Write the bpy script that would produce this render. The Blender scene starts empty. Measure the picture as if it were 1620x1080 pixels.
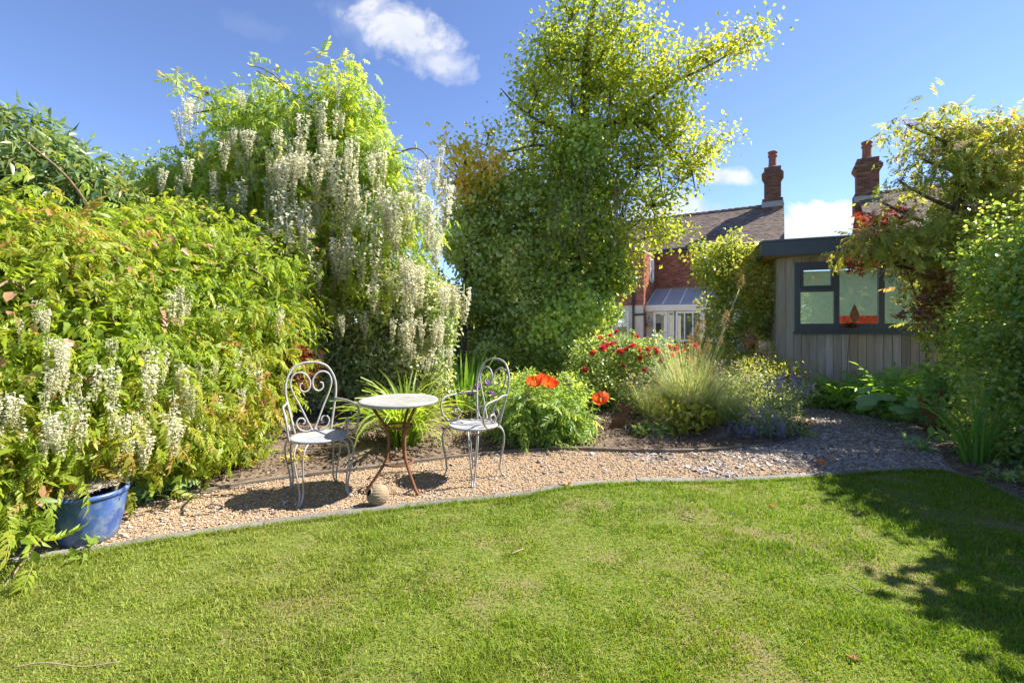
import bpy, math, random
import numpy as np
from mathutils import Vector, Matrix
R = math.radians
rng = np.random.default_rng(7)
random.seed(7)
scene = bpy.context.scene
COL = scene.collection

# ------------------------------------------------------------------ camera
CAM_H = 1.31
cam = bpy.data.cameras.new('camera')
cam.lens = 16.0; cam.sensor_width = 36.0; cam.shift_y = -25/1620
cam.clip_start = 0.05; cam.clip_end = 2000
camo = bpy.data.objects.new('camera', cam); COL.objects.link(camo)
camo.location = (0, 0, CAM_H); camo.rotation_euler = (R(90), 0, 0)
scene.camera = camo

# ------------------------------------------------------------------ light
SUN_EL, SUN_AZ = R(46), R(78)          # azimuth clockwise from +Y (view direction)
sdir = Vector((math.sin(SUN_AZ)*math.cos(SUN_EL), math.cos(SUN_AZ)*math.cos(SUN_EL), math.sin(SUN_EL)))
sun = bpy.data.lights.new('sun', 'SUN'); sun.energy = 4.7; sun.angle = R(0.53); sun.color = (1.0, 0.93, 0.80)
suno = bpy.data.objects.new('sun', sun); COL.objects.link(suno)
suno.rotation_euler = sdir.to_track_quat('Z', 'Y').to_euler()
suno.location = (20, 8, 20)

scene.view_settings.view_transform = 'Standard'
scene.view_settings.look = 'None'
scene.view_settings.exposure = 1.58
scene.view_settings.gamma = 1.0
scene.view_settings.use_curve_mapping = False
scene.cycles.max_bounces = 14
scene.cycles.diffuse_bounces = 9
scene.cycles.transmission_bounces = 8
scene.cycles.transparent_max_bounces = 8
scene.cycles.use_denoising = True

world = bpy.data.worlds.new('World'); scene.world = world; world.use_nodes = True
def world_nodes():
    nt = world.node_tree; N = nt.nodes; L = nt.links; N.clear()
    out = N.new('ShaderNodeOutputWorld'); bg = N.new('ShaderNodeBackground')
    bg.inputs['Strength'].default_value = 0.096
    sky = N.new('ShaderNodeTexSky'); sky.sky_type = 'NISHITA'; sky.sun_disc = False
    sky.sun_elevation = SUN_EL; sky.sun_rotation = SUN_AZ
    sky.air_density = 1.0; sky.dust_density = 0.0; sky.ozone_density = 4.0; sky.altitude = 2900
    hs = N.new('ShaderNodeHueSaturation'); hs.inputs['Saturation'].default_value = 1.0; hs.inputs['Hue'].default_value = 0.507
    L.new(sky.outputs[0], hs.inputs['Color'])
    tc = N.new('ShaderNodeTexCoord'); sp = N.new('ShaderNodeSeparateXYZ'); L.new(tc.outputs['Generated'], sp.inputs[0])
    def m(op, a, b=None, clamp=False):
        n = N.new('ShaderNodeMath'); n.operation = op; n.use_clamp = clamp
        for i, v in enumerate((a, b)):
            if v is None: continue
            if isinstance(v, (int, float)): n.inputs[i].default_value = v
            else: L.new(v, n.inputs[i])
        return n.outputs[0]
    X, Y, Z = sp.outputs
    Yc = m('MAXIMUM', Y, 0.02)
    U = m('DIVIDE', X, Yc); W = m('DIVIDE', Z, Yc)
    front = m('GREATER_THAN', Y, 0.05)
    cb = N.new('ShaderNodeCombineXYZ'); L.new(U, cb.inputs[0]); L.new(W, cb.inputs[1])
    def noise(scale, detail, rough=0.55, dist=0.0):
        n = N.new('ShaderNodeTexNoise'); n.inputs['Scale'].default_value = scale; n.inputs['Detail'].default_value = detail
        n.inputs['Roughness'].default_value = rough; n.inputs['Distortion'].default_value = dist
        L.new(cb.outputs[0], n.inputs['Vector']); return n.outputs['Fac']
    n1 = noise(9, 7, 0.62, 0.4); n2 = noise(26, 6, 0.6)
    total = None
    # (centre, half sizes, tilt, softness, density) of each cloud in view, as tangents of the viewing direction
    clouds = [(640, 55, 95, 42, -24, .7, .78), (570, 40, 60, 40, -30, 1.1, .22), (690, 100, 60, 30, -20, .85, .68), (1140, 279, 48, 15, 0, .6, .8),
              (1300, 352, 85, 27, 0, .35, 1.0), (1230, 358, 60, 24, 0, .5, .95), (1060, 330, 110, 26, 0, .8, .65), (720, 335, 60, 22, 0, .8, .7), (410, 45, 60, 18, -15, 1.3, .08), (1010, 400, 120, 26, 0, .7, .7)]
    for (px, py, sx, sy, tilt, soft, dens) in clouds:
        u0, w0 = (px-810)/720, (515-py)/720
        du = m('SUBTRACT', U, u0); dw = m('SUBTRACT', W, w0)
        c, s = math.cos(R(tilt)), math.sin(R(tilt))
        a = m('ADD', m('MULTIPLY', du, c), m('MULTIPLY', dw, s)); b = m('SUBTRACT', m('MULTIPLY', dw, c), m('MULTIPLY', du, s))
        a = m('DIVIDE', a, sx/720); b = m('DIVIDE', b, sy/720)
        d = m('SQRT', m('ADD', m('MULTIPLY', a, a), m('MULTIPLY', b, b)))
        f = m('SUBTRACT', 1.15, d)
        f = m('ADD', f, m('MULTIPLY', m('SUBTRACT', n1, .5), 2.4))
        f = m('ADD', f, m('MULTIPLY', m('SUBTRACT', n2, .5), .9))
        f = m('MULTIPLY', m('DIVIDE', f, soft, True), dens)
        total = f if total is None else m('MAXIMUM', total, f)
    total = m('MULTIPLY', total, front)
    mix = N.new('ShaderNodeMix'); mix.data_type = 'RGBA'
    L.new(total, mix.inputs['Factor']); L.new(hs.outputs[0], mix.inputs[6])
    # cloud white, greyer where the cloud is thick
    cr = N.new('ShaderNodeValToRGB'); L.new(n1, cr.inputs[0])
    cr.color_ramp.elements[0].color = (3.0, 3.15, 3.45, 1); cr.color_ramp.elements[0].position = .35
    cr.color_ramp.elements[1].color = (3.9, 3.9, 4.0, 1); cr.color_ramp.elements[1].position = .6
    L.new(cr.outputs[0], mix.inputs[7])
    L.new(mix.outputs[2], bg.inputs['Color']); L.new(bg.outputs[0], out.inputs['Surface'])
world_nodes()

# ------------------------------------------------------------------ placing helpers
F = 720.0
def G(px, py, z=0.0):
    """ground point seen at a photograph pixel"""
    Y = (CAM_H-z)*F/(py-515); return np.array(((px-810)/F*Y, Y, z))
def P(px, py, Y):
    return np.array(((px-810)/F*Y, Y, CAM_H+(515-py)/F*Y))

def tag(o, label=None, cat=None, group=None, kind=None):
    if label: o['label'] = label
    if cat: o['category'] = cat
    if group: o['group'] = group
    if kind: o['kind'] = kind
    return o
def thing(name, label, cat, loc=(0, 0, 0), rz=0.0, group=None):
    o = bpy.data.objects.new(name, None); COL.objects.link(o); o.empty_display_size = .1
    o.location = tuple(float(v) for v in loc); o.rotation_euler = (0, 0, rz)
    return tag(o, label, cat, group)
def norm(a):
    return a/np.maximum(np.linalg.norm(a, axis=-1, keepdims=True), 1e-9)

def _hash(ix, iy, iz):
    h = (ix*374761393 + iy*668265263 + iz*2147483647 + 1013904223) & 0x7fffffff
    h = ((h ^ (h >> 13))*1274126177) & 0x7fffffff
    h = h ^ (h >> 16)
    return (h & 0xffff)/65535.0
def vnoise(p):
    p = np.asarray(p, float); i = np.floor(p).astype(np.int64); f = p-i; f = f*f*(3-2*f)
    r = 0
    for dx in (0, 1):
        for dy in (0, 1):
            for dz in (0, 1):
                w = (f[..., 0] if dx else 1-f[..., 0])*(f[..., 1] if dy else 1-f[..., 1])*(f[..., 2] if dz else 1-f[..., 2])
                r = r+w*_hash(i[..., 0]+dx, i[..., 1]+dy, i[..., 2]+dz)
    return r

class Geo:
    """collects vertices and faces; build() links them as ONE mesh object"""
    def __init__(s): s.V = []; s.F = []; s.A = []; s.n = 0
    def add(s, V, Fs, rnd=0.5):
        V = np.asarray(V, float).reshape(-1, 3)
        for f in Fs:
            f = np.asarray(f, np.int64)
            if f.ndim == 1: f = f[None]
            s.F.append(f+s.n)
        s.V.append(V); s.A.append(np.broadcast_to(np.asarray(rnd, float), (len(V),)).copy()); s.n += len(V)
    def box(s, c, u, v, w, rnd=.5):
        """centre and three half-axis vectors"""
        c, u, v, w = (np.asarray(a, float) for a in (c, u, v, w))
        V = [c+a*u+b*v+d*w for d in (-1, 1) for b in (-1, 1) for a in (-1, 1)]
        s.add(V, [np.array([(0, 2, 3, 1), (4, 5, 7, 6), (0, 1, 5, 4), (2, 6, 7, 3), (0, 4, 6, 2), (1, 3, 7, 5)])], rnd)
    def abox(s, x0, x1, y0, y1, z0, z1, rnd=.5):
        s.box(((x0+x1)/2, (y0+y1)/2, (z0+z1)/2), ((x1-x0)/2, 0, 0), (0, (y1-y0)/2, 0), (0, 0, (z1-z0)/2), rnd)
    def tube(s, pts, r, sides=6, rnd=.5, cap=True):
        pts = np.asarray(pts, float); n = len(pts); r = np.broadcast_to(np.asarray(r, float), (n,))
        if n < 2: return
        t = norm(np.gradient(pts, axis=0))
        a = np.array((0, 0, 1.)) if abs(t[0][2]) < .9 else np.array((1., 0, 0))
        u = norm(np.cross(t[0], a)); rings = []
        for i in range(n):
            u = norm(u-t[i]*np.dot(u, t[i])); w = np.cross(t[i], u)
            th = np.arange(sides)*2*math.pi/sides
            rings.append(pts[i]+r[i]*(np.cos(th)[:, None]*u+np.sin(th)[:, None]*w))
        V = np.concatenate(rings); k = np.arange(sides); k2 = (k+1) % sides
        q = np.concatenate([np.stack([i*sides+k, i*sides+k2, (i+1)*sides+k2, (i+1)*sides+k], 1) for i in range(n-1)])
        Fs = [q]
        if cap: Fs += [np.arange(sides)[::-1][None], ((n-1)*sides+np.arange(sides))[None]]
        s.add(V, Fs, rnd)
    def lathe(s, prof, segs=32, c=(0, 0, 0), rnd=.5, wob=None):
        th = np.arange(segs)*2*math.pi/segs; V = []
        for (r, z) in prof:
            rr = r*np.ones(segs)
            if wob is not None: rr = rr*(1+wob*np.sin(th*3+z*20))
            V.append(np.stack([c[0]+rr*np.cos(th), c[1]+rr*np.sin(th), np.full(segs, c[2]+z)], 1))
        k = np.arange(segs); k2 = (k+1) % segs
        q = np.concatenate([np.stack([i*segs+k, i*segs+k2, (i+1)*segs+k2, (i+1)*segs+k], 1) for i in range(len(prof)-1)])
        s.add(np.concatenate(V), [q], rnd)
    def poly(s, pts, h0, h1, frame=None, rnd=.5):
        """extruded outline; pts 2-D, frame=(o,u,v,w): o+x*u+y*v+h*w"""
        o, u, v, w = frame if frame else (np.zeros(3), np.array((1., 0, 0)), np.array((0, 1., 0)), np.array((0, 0, 1.)))
        pts = np.asarray(pts, float); n = len(pts)
        base = o+pts[:, :1]*u+pts[:, 1:2]*v
        V = np.concatenate([base+h0*w, base+h1*w]); k = np.arange(n); k2 = (k+1) % n
        s.add(V, [np.stack([k, k2, k2+n, k+n], 1), np.arange(n)[::-1][None], (n+np.arange(n))[None]], rnd)
    def scatter(s, T, Pn, D, N, Lh, Wd, rnd, droop=None):
        """copies of a leaf template T=(verts (u along, v across, w up), faces) at points Pn"""
        tv, tf = T; n = len(Pn)
        if n == 0: return
        D = norm(D); N = norm(N-D*np.sum(N*D, 1, keepdims=True)); S = np.cross(N, D)
        Lh = np.broadcast_to(np.asarray(Lh, float), (n,)); Wd = np.broadcast_to(np.asarray(Wd, float), (n,))
        u, v, w = tv[:, 0], tv[:, 1], tv[:, 2]
        V = Pn[:, None]+(Lh[:, None]*u)[:, :, None]*D[:, None]+(Wd[:, None]*v)[:, :, None]*S[:, None]+(Lh[:, None]*w)[:, :, None]*N[:, None]
        m = len(tv); off = (np.arange(n)*m)[:, None, None]
        Fs = [(np.asarray(f)[None]+off).reshape(-1, np.asarray(f).shape[1]) for f in tf]
        s.add(V.reshape(-1, 3), Fs, np.repeat(np.broadcast_to(rnd, (n,)), m))
    def mesh(s, name, mat, smooth=True):
        me = bpy.data.meshes.new(name)
        if s.n == 0: return me
        V = np.concatenate(s.V); A = np.concatenate(s.A)
        loops = np.concatenate([f.ravel() for f in s.F]); tot = np.concatenate([np.full(len(f), f.shape[1]) for f in s.F])
        me.vertices.add(len(V)); me.vertices.foreach_set('co', V.ravel().astype(np.float32))
        me.loops.add(len(loops)); me.loops.foreach_set('vertex_index', loops.astype(np.int32))
        me.polygons.add(len(tot)); me.polygons.foreach_set('loop_start', (np.cumsum(tot)-tot).astype(np.int32))
        me.polygons.foreach_set('use_smooth', np.full(len(tot), smooth))
        me.update(calc_edges=True)
        at = me.attributes.new('rnd', 'FLOAT', 'POINT'); at.data.foreach_set('value', A.astype(np.float32))
        if mat: me.materials.append(mat)
        return me
    def build(s, name, mat, parent=None, kind=None, smooth=True, label=None, cat=None, group=None, loc=None):
        o = bpy.data.objects.new(name, s.mesh(name, mat, smooth)); COL.objects.link(o)
        if parent is not None: o.parent = parent
        if loc is not None: o.location = tuple(float(v) for v in loc)
        return tag(o, label, cat, group, kind)

def link_mesh(name, me, parent=None, M=None, loc=None, label=None, cat=None, group=None, kind=None):
    o = bpy.data.objects.new(name, me); COL.objects.link(o)
    if parent is not None: o.parent = parent
    if M is not None: o.matrix_local = M
    if loc is not None: o.location = tuple(float(v) for v in loc)
    return tag(o, label, cat, group, kind)
def copy_tree(o, parent=None):
    c = o.copy(); COL.objects.link(c)
    if parent is not None: c.parent = parent
    for ch in [x for x in o.children]: copy_tree(ch, c)
    return c
def spline(pts, n=8):
    """Catmull-Rom through points"""
    p = np.asarray(pts, float); q = np.concatenate([[2*p[0]-p[1]], p, [2*p[-1]-p[-2]]]); out = []
    for i in range(1, len(q)-2):
        t = np.linspace(0, 1, n, endpoint=False)[:, None]
        a, b, c, d = q[i-1], q[i], q[i+1], q[i+2]
        out.append(.5*(2*b+(c-a)*t+(2*a-5*b+4*c-d)*t**2+(-a+3*b-3*c+d)*t**3))
    out.append(p[-1:]); return np.concatenate(out)

# ------------------------------------------------------------------ materials
def new_mat(name):
    m = bpy.data.materials.new(name); m.use_nodes = True; nt = m.node_tree; nt.nodes.clear()
    out = nt.nodes.new('ShaderNodeOutputMaterial'); return m, nt, out
def ramp(nt, src, cols):
    r = nt.nodes.new('ShaderNodeValToRGB'); e = r.color_ramp.elements
    while len(e) < len(cols): e.new(.5)
    for i, c in enumerate(cols):
        if len(c) == 4: pos, rgb = c[0], c[1:]
        else: pos, rgb = i/max(1, len(cols)-1), c
        e[i].position = pos; e[i].color = (*rgb, 1)
    nt.links.new(src, r.inputs[0]); return r.outputs[0]
def tex_noise(nt, scale, detail=4, rough=.55, coord='Object', vec=None, stretch=None):
    n = nt.nodes.new('ShaderNodeTexNoise'); n.inputs['Scale'].default_value = scale; n.inputs['Detail'].default_value = detail; n.inputs['Roughness'].default_value = rough
    tc = nt.nodes.new('ShaderNodeTexCoord'); src = tc.outputs[coord]
    if stretch:
        mp = nt.nodes.new('ShaderNodeMapping'); mp.inputs['Scale'].default_value = stretch; nt.links.new(src, mp.inputs[0]); src = mp.outputs[0]
    nt.links.new(src, n.inputs['Vector']); return n.outputs['Fac']
def attr(nt, name='rnd'):
    a = nt.nodes.new('ShaderNodeAttribute'); a.attribute_name = name; return a.outputs['Fac']
def mixc(nt, fac, a, b, mode='MIX'):
    m = nt.nodes.new('ShaderNodeMix'); m.data_type = 'RGBA'; m.blend_type = mode
    for sock, v in ((m.inputs['Factor'], fac), (m.inputs[6], a), (m.inputs[7], b)):
        if isinstance(v, (int, float)): sock.default_value = v
        elif isinstance(v, tuple): sock.default_value = (*v, 1)
        else: nt.links.new(v, sock)
    return m.outputs[2]
def addbump(nt, bs, h, strength=.3, dist=.01):
    b = nt.nodes.new('ShaderNodeBump'); b.inputs['Strength'].default_value = strength; b.inputs['Distance'].default_value = dist
    nt.links.new(h, b.inputs['Height']); nt.links.new(b.outputs[0], bs.inputs['Normal'])
def leaf_mat(name, cols, trans=.42, rough=.42, spec=.35, tcol=(1.25, 1.15, .5), tval=1.5, gain=1.5):
    m, nt, out = new_mat(name)
    if name.split('_')[-1] in ('petal', 'floret', 'plume', 'umbel', 'flower', 'red'): gain = 1.0
    gain *= {'ivy_leaf': 3.0, 'evergreen_leaf': 3.3, 'variegated_leaf': 2.0, 'wisteria_leaf_shaded': 1.9, 'laurel_leaf': 1.7, 'climber_leaf': 1.5, 'hedge_leaf': 1.5, 'elder_leaf': 1.4, 'groundcover_leaf': 1.9, 'fern_leaf': 1.8, 'broad_leaf': 1.7, 'pear_leaf': 1.32, 'acer_leaf_dull': 1.1, 'rose_leaf': 1.4, 'poppy_leaf': 1.4, 'catmint_leaf': 1.5, 'feather_grass': 1.3, 'golden_leaf': 1.6}.get(name, 1)
    wr = {'pear_leaf': 1.22, 'ivy_leaf': 1.22, 'evergreen_leaf': 1.3, 'elder_leaf': 1.32}.get(name, 1.07)
    if gain > 1 and cols[0][1] > cols[0][0]: cols = [(c[0]*wr, c[1]*.94, c[2]*1.4) for c in cols]
    cols = [tuple(min(.8, v*gain) for v in c) for c in cols]; trans = min(.55, trans+.08)
    if len(cols) == 5: cols = [(p_, *c_) for p_, c_ in zip((0, .28, .55, .85, 1.0), cols)]
    c = ramp(nt, attr(nt), cols)
    n = tex_noise(nt, 22, 2); c = mixc(nt, .35, c, ramp(nt, n, [(.3, .55, .55, .55), (.7, 1.35, 1.35, 1.25)]), 'MULTIPLY')
    p = nt.nodes.new('ShaderNodeBsdfPrincipled'); nt.links.new(c, p.inputs['Base Color']); p.inputs['Roughness'].default_value = rough; p.inputs['Specular IOR Level'].default_value = spec
    t = nt.nodes.new('ShaderNodeBsdfTranslucent')
    tc = mixc(nt, 1.0, c, tuple(v*tval for v in tcol), 'MULTIPLY'); nt.links.new(tc, t.inputs['Color'])
    mx = nt.nodes.new('ShaderNodeMixShader'); mx.inputs[0].default_value = trans
    nt.links.new(p.outputs[0], mx.inputs[1]); nt.links.new(t.outputs[0], mx.inputs[2]); nt.links.new(mx.outputs[0], out.inputs[0])
    return m
def solid_mat(name, cols, scale=8, rough=.6, metal=0.0, bump=.0, bscale=None, src='noise', spec=.5, stretch=None, var=None, detail=5, bdist=.01):
    m, nt, out = new_mat(name)
    p = nt.nodes.new('ShaderNodeBsdfPrincipled'); p.inputs['Roughness'].default_value = rough; p.inputs['Metallic'].default_value = metal; p.inputs['Specular IOR Level'].default_value = spec
    n = tex_noise(nt, scale, detail, .6, stretch=stretch)
    if src == 'noise': c = ramp(nt, n, [(.28+.44*i/max(1, len(cols)-1), *cc) for i, cc in enumerate(cols)])
    else:
        if src == 'obj':
            oi = nt.nodes.new('ShaderNodeObjectInfo'); f = oi.outputs['Random']
        else: f = attr(nt)
        c = ramp(nt, f, cols)
        c = mixc(nt, .6, c, ramp(nt, n, [(.3, .6, .6, .6), (.7, 1.3, 1.3, 1.3)]), 'MULTIPLY')
    if var:
        n3 = tex_noise(nt, var[0], 3); c = mixc(nt, ramp(nt, n3, [(.5, 0, 0, 0), (.66, 1, 1, 1)]), c, var[1])
    nt.links.new(c, p.inputs['Base Color'])
    if bump: addbump(nt, p, tex_noise(nt, bscale or scale*3, 5, .6, stretch=stretch), bump, bdist)
    nt.links.new(p.outputs[0], out.inputs[0]); return m

M = {}
M['soil'] = solid_mat('soil', [(.085, .06, .044), (.165, .122, .092), (.25, .195, .15)], 7, .95, bump=.9, bscale=38, spec=.1, bdist=.03)
M['thatch'] = solid_mat('thatch', [(.075, .115, .02), (.125, .16, .032), (.20, .19, .065)], 30.0, .95, bump=.9, bscale=90, spec=.1, var=(1.7, (.20, .16, .085)))
M['gravelbed'] = solid_mat('gravel_bed', [(.17, .115, .075), (.28, .20, .13), (.37, .28, .19)], 60, .9, bump=.7, bscale=90, spec=.2)
M['pebble'] = solid_mat('pebble', [(.23, .155, .095), (.36, .25, .16), (.46, .345, .235), (.34, .21, .115), (.55, .46, .35), (.21, .17, .14)], 40, .75, src='attr', spec=.3)
M['slate'] = solid_mat('slate', [(.18, .155, .15), (.27, .235, .23), (.35, .31, .30), (.30, .24, .20), (.44, .40, .385)], 30, .6, src='attr', bump=.3, bscale=80)
M['edge'] = solid_mat('edging_stone', [(.11, .108, .106), (.165, .16, .155), (.22, .212, .205)], 14, .85, src='obj', bump=.5, bscale=50)
M['timber'] = solid_mat('weathered_timber', [(.10, .08, .065), (.17, .14, .115), (.24, .20, .165)], 12, .9, bump=.5, bscale=40, stretch=(1, 1, 6))
M['bark'] = solid_mat('bark', [(.05, .038, .028), (.11, .085, .063), (.19, .155, .12)], 14, .95, bump=.9, bscale=24, spec=.15, stretch=(1, 1, .3), bdist=.03)
M['vine'] = solid_mat('vine_bark', [(.10, .07, .045), (.20, .15, .10), (.30, .24, .17)], 20, .9, bump=.4, bscale=40, spec=.2)
M['chair'] = solid_mat('pale_painted_metal', [(.25, .248, .258), (.32, .316, .33), (.38, .375, .39)], 26, .42, bump=.15, bscale=90, var=(16, (.33, .27, .22)))
M['seat'] = solid_mat('seat_metal', [(.22, .235, .27), (.31, .325, .36), (.38, .39, .42)], 14, .38, bump=.12, bscale=70, var=(9, (.36, .33, .31)))
M['zinc'] = solid_mat('table_zinc', [(.21, .215, .22), (.31, .312, .305), (.40, .395, .38)], 9, .5, bump=.2, bscale=60, var=(11, (.30, .28, .25)))
M['rust'] = solid_mat('rust', [(.10, .042, .024), (.19, .082, .042), (.28, .13, .065)], 18, .85, bump=.4, bscale=60, spec=.25)
M['rustbright'] = solid_mat('rust_bright', [(.15, .06, .03), (.26, .105, .055), (.32, .15, .08)], 16, .85, bump=.4, bscale=60, spec=.25)
M['blueglaze'] = solid_mat('blue_glaze', [(.03, .065, .20), (.05, .105, .30), (.10, .165, .36)], 9, .36, bump=.15, bscale=26, var=(11, (.15, .20, .30)))
M['wicker'] = solid_mat('wicker', [(.20, .14, .085), (.28, .205, .13), (.36, .275, .185)], 16, .85, bump=.6, bscale=60, src='attr')
M['dark'] = solid_mat('painted_hollow_shade', [(.02, .015, .012), (.03, .022, .018)], 8, .95)
M['straw'] = solid_mat('dry_litter', [(.30, .25, .20), (.44, .38, .31), (.56, .50, .42)], 40, .95, src='attr')
M['terracotta'] = solid_mat('terracotta', [(.30, .12, .06), (.42, .18, .09), (.48, .24, .14)], 12, .85, bump=.2)
M['brick'] = solid_mat('brick', [(.15, .055, .035), (.27, .085, .05), (.34, .12, .07), (.22, .075, .055), (.38, .17, .10)], 20, .9, src='attr', bump=.5, bscale=60, spec=.2)
M['mortar'] = solid_mat('mortar', [(.24, .19, .15), (.34, .28, .23)], 20, .95, bump=.3)
M['brickdark'] = solid_mat('chimney_brick', [(.07, .038, .03), (.13, .058, .042), (.19, .085, .06), (.10, .05, .042), (.23, .13, .09)], 20, .9, src='attr', bump=.5, bscale=60, spec=.2)
M['potclay'] = solid_mat('chimney_pot_clay', [(.15, .05, .035), (.22, .075, .05), (.26, .105, .07)], 10, .8, bump=.2)
M['rooftile'] = solid_mat('roof_tile', [(.10, .075, .065), (.17, .13, .11), (.22, .165, .135), (.14, .105, .095), (.26, .20, .165)], 14, .85, src='attr', bump=.4, bscale=40, spec=.2)
M['lead'] = solid_mat('lead', [(.20, .21, .23), (.27, .28, .30)], 8, .6, bump=.1)
M['render'] = solid_mat('cream_render', [(.50, .46, .39), (.58, .54, .47), (.64, .60, .54)], 4, .9, bump=.15, bscale=60)
M['white'] = solid_mat('white_paint', [(.68, .68, .66), (.78, .78, .76)], 5, .4)
M['cream'] = solid_mat('cream_fascia', [(.70, .62, .50), (.78, .72, .62)], 4, .5)
M['anthracite'] = solid_mat('anthracite', [(.058, .066, .076), (.075, .085, .097)], 3, .42, bump=.04)
M['anthracite2'] = solid_mat('anthracite_fascia', [(.05, .058, .070), (.068, .078, .092)], 2, .5, bump=.03)
M['blackpipe'] = solid_mat('black_pipe', [(.02, .02, .022), (.035, .035, .038)], 5, .4)
M['bluedoor'] = solid_mat('dark_blue_door', [(.022, .038, .068), (.034, .054, .092)], 5, .5, stretch=(1, 1, .2))
M['board'] = solid_mat('cedar_board', [(.25, .205, .165), (.34, .285, .24), (.41, .35, .30), (.31, .24, .185), (.44, .395, .35)], 10, .85, src='obj', bump=.35, bscale=24, stretch=(3, 3, .25), spec=.2, var=(1.6, (.40, .30, .20)))
M['soffit'] = solid_mat('cedar_soffit', [(.38, .22, .10), (.50, .31, .15)], 10, .7, stretch=(3, 3, .3), bump=.2)
M['mint'] = solid_mat('mint_wall', [(.56, .74, .60), (.60, .78, .64)], 2, .9)
M['red'] = solid_mat('red_fabric', [(.46, .025, .018), (.56, .04, .025)], 6, .8)
M['floor'] = solid_mat('room_floor', [(.4, .3, .2), (.5, .4, .28)], 6, .6)
M['interior'] = solid_mat('dim_interior', [(.10, .09, .08), (.16, .14, .12)], 3, .9)
M['curtain'] = solid_mat('pale_curtain', [(.5, .48, .42), (.62, .60, .54)], 8, .9, stretch=(6, 6, .3))
M['iron'] = solid_mat('black_iron', [(.02, .02, .022), (.04, .04, .042)], 12, .5)
M['orange_leaf'] = leaf_mat('fallen_leaf_orange', [(.42, .16, .07), (.50, .22, .10)], .2, .8, .2, (1, .8, .5), 1)
M['dead_leaf'] = leaf_mat('dead_leaf_brown', [(.24, .13, .06), (.33, .22, .12)], .2, .8, .2, (1, .8, .5), 1)
M['twig'] = solid_mat('dry_twig', [(.22, .16, .11), (.36, .28, .20)], 20, .9)
def glass_mat(name, tint=(.93, .97, .95), refl=.9):
    m, nt, out = new_mat(name)
    t = nt.nodes.new('ShaderNodeBsdfTransparent'); t.inputs[0].default_value = (*tint, 1)
    g = nt.nodes.new('ShaderNodeBsdfGlossy'); g.inputs['Roughness'].default_value = .01; g.inputs['Color'].default_value = (refl, refl, refl, 1)
    f = nt.nodes.new('ShaderNodeFresnel'); f.inputs[0].default_value = 2.1
    mx = nt.nodes.new('ShaderNodeMixShader'); nt.links.new(f.outputs[0], mx.inputs[0]); nt.links.new(t.outputs[0], mx.inputs[1]); nt.links.new(g.outputs[0], mx.inputs[2]); nt.links.new(mx.outputs[0], out.inputs[0]); return m
M['glass'] = glass_mat('window_glass')
M['roofglass'] = solid_mat('porch_roof_glass', [(.36, .38, .39), (.44, .46, .47)], 3, .25)

# foliage colours: dark .. light .. tip
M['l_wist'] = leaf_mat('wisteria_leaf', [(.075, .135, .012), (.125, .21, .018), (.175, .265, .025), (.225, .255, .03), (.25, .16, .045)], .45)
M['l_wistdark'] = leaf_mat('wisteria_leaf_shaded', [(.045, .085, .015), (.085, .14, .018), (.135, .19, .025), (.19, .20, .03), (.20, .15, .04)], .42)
M['l_tree'] = leaf_mat('pear_leaf', [(.05, .10, .012), (.095, .165, .016), (.15, .225, .02), (.20, .245, .028), (.22, .20, .05)], .45)
M['l_ivy'] = leaf_mat('ivy_leaf', [(.024, .05, .010), (.05, .092, .016), (.09, .145, .022), (.15, .195, .03)], .28, .32, .5)
M['l_dark'] = leaf_mat('evergreen_leaf', [(.026, .05, .014), (.048, .085, .02), (.075, .12, .028), (.12, .15, .04)], .25, .3, .5)
M['l_laurel'] = leaf_mat('laurel_leaf', [(.025, .055, .018), (.05, .09, .024), (.08, .125, .03), (.14, .13, .035)], .25, .3, .5)
M['l_gold'] = leaf_mat('golden_leaf', [(.12, .14, .02), (.21, .22, .03), (.27, .23, .04), (.28, .16, .045)], .4)
M['l_euon'] = leaf_mat('variegated_leaf', [(.045, .08, .022), (.08, .125, .035), (.15, .18, .07), (.30, .31, .17)], .28, .35, .45)
M['l_hedge'] = leaf_mat('hedge_leaf', [(.045, .095, .022), (.085, .155, .03), (.13, .205, .035), (.19, .24, .05), (.30, .32, .10)], .38, .3, .5)
M['l_elder'] = leaf_mat('elder_leaf', [(.05, .095, .018), (.085, .145, .024), (.125, .19, .03), (.18, .19, .04), (.20, .13, .06)], .4)
M['l_red'] = leaf_mat('acer_leaf_red', [(.15, .03, .02), (.22, .055, .03), (.27, .10, .045)], .45, tcol=(1.3, .7, .5))
M['l_redgreen'] = leaf_mat('acer_leaf_dull', [(.09, .035, .025), (.14, .06, .035), (.12, .09, .04)], .35, tcol=(1.2, .8, .5))
M['l_climb'] = leaf_mat('climber_leaf', [(.04, .075, .016), (.075, .125, .02), (.13, .18, .026), (.22, .22, .04), (.25, .19, .06)], .4)
M['l_rose'] = leaf_mat('rose_leaf', [(.05, .10, .022), (.09, .155, .035), (.14, .20, .05), (.22, .26, .08)], .4, .35, .45)
M['l_poppy'] = leaf_mat('poppy_leaf', [(.06, .125, .026), (.11, .19, .035), (.17, .25, .045), (.24, .27, .06)], .42)
M['l_lime'] = leaf_mat('lime_leaf', [(.12, .17, .02), (.20, .25, .03), (.26, .28, .045)], .45)
M['l_blade'] = leaf_mat('blade_leaf', [(.075, .15, .018), (.12, .215, .024), (.18, .28, .035), (.25, .30, .06)], .5)
M['l_iris'] = leaf_mat('iris_leaf', [(.055, .15, .02), (.09, .215, .028), (.13, .27, .04)], .5)
M['l_stipa'] = leaf_mat('feather_grass', [(.09, .15, .05), (.14, .21, .075), (.20, .25, .11), (.31, .29, .17)], .35)
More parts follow.
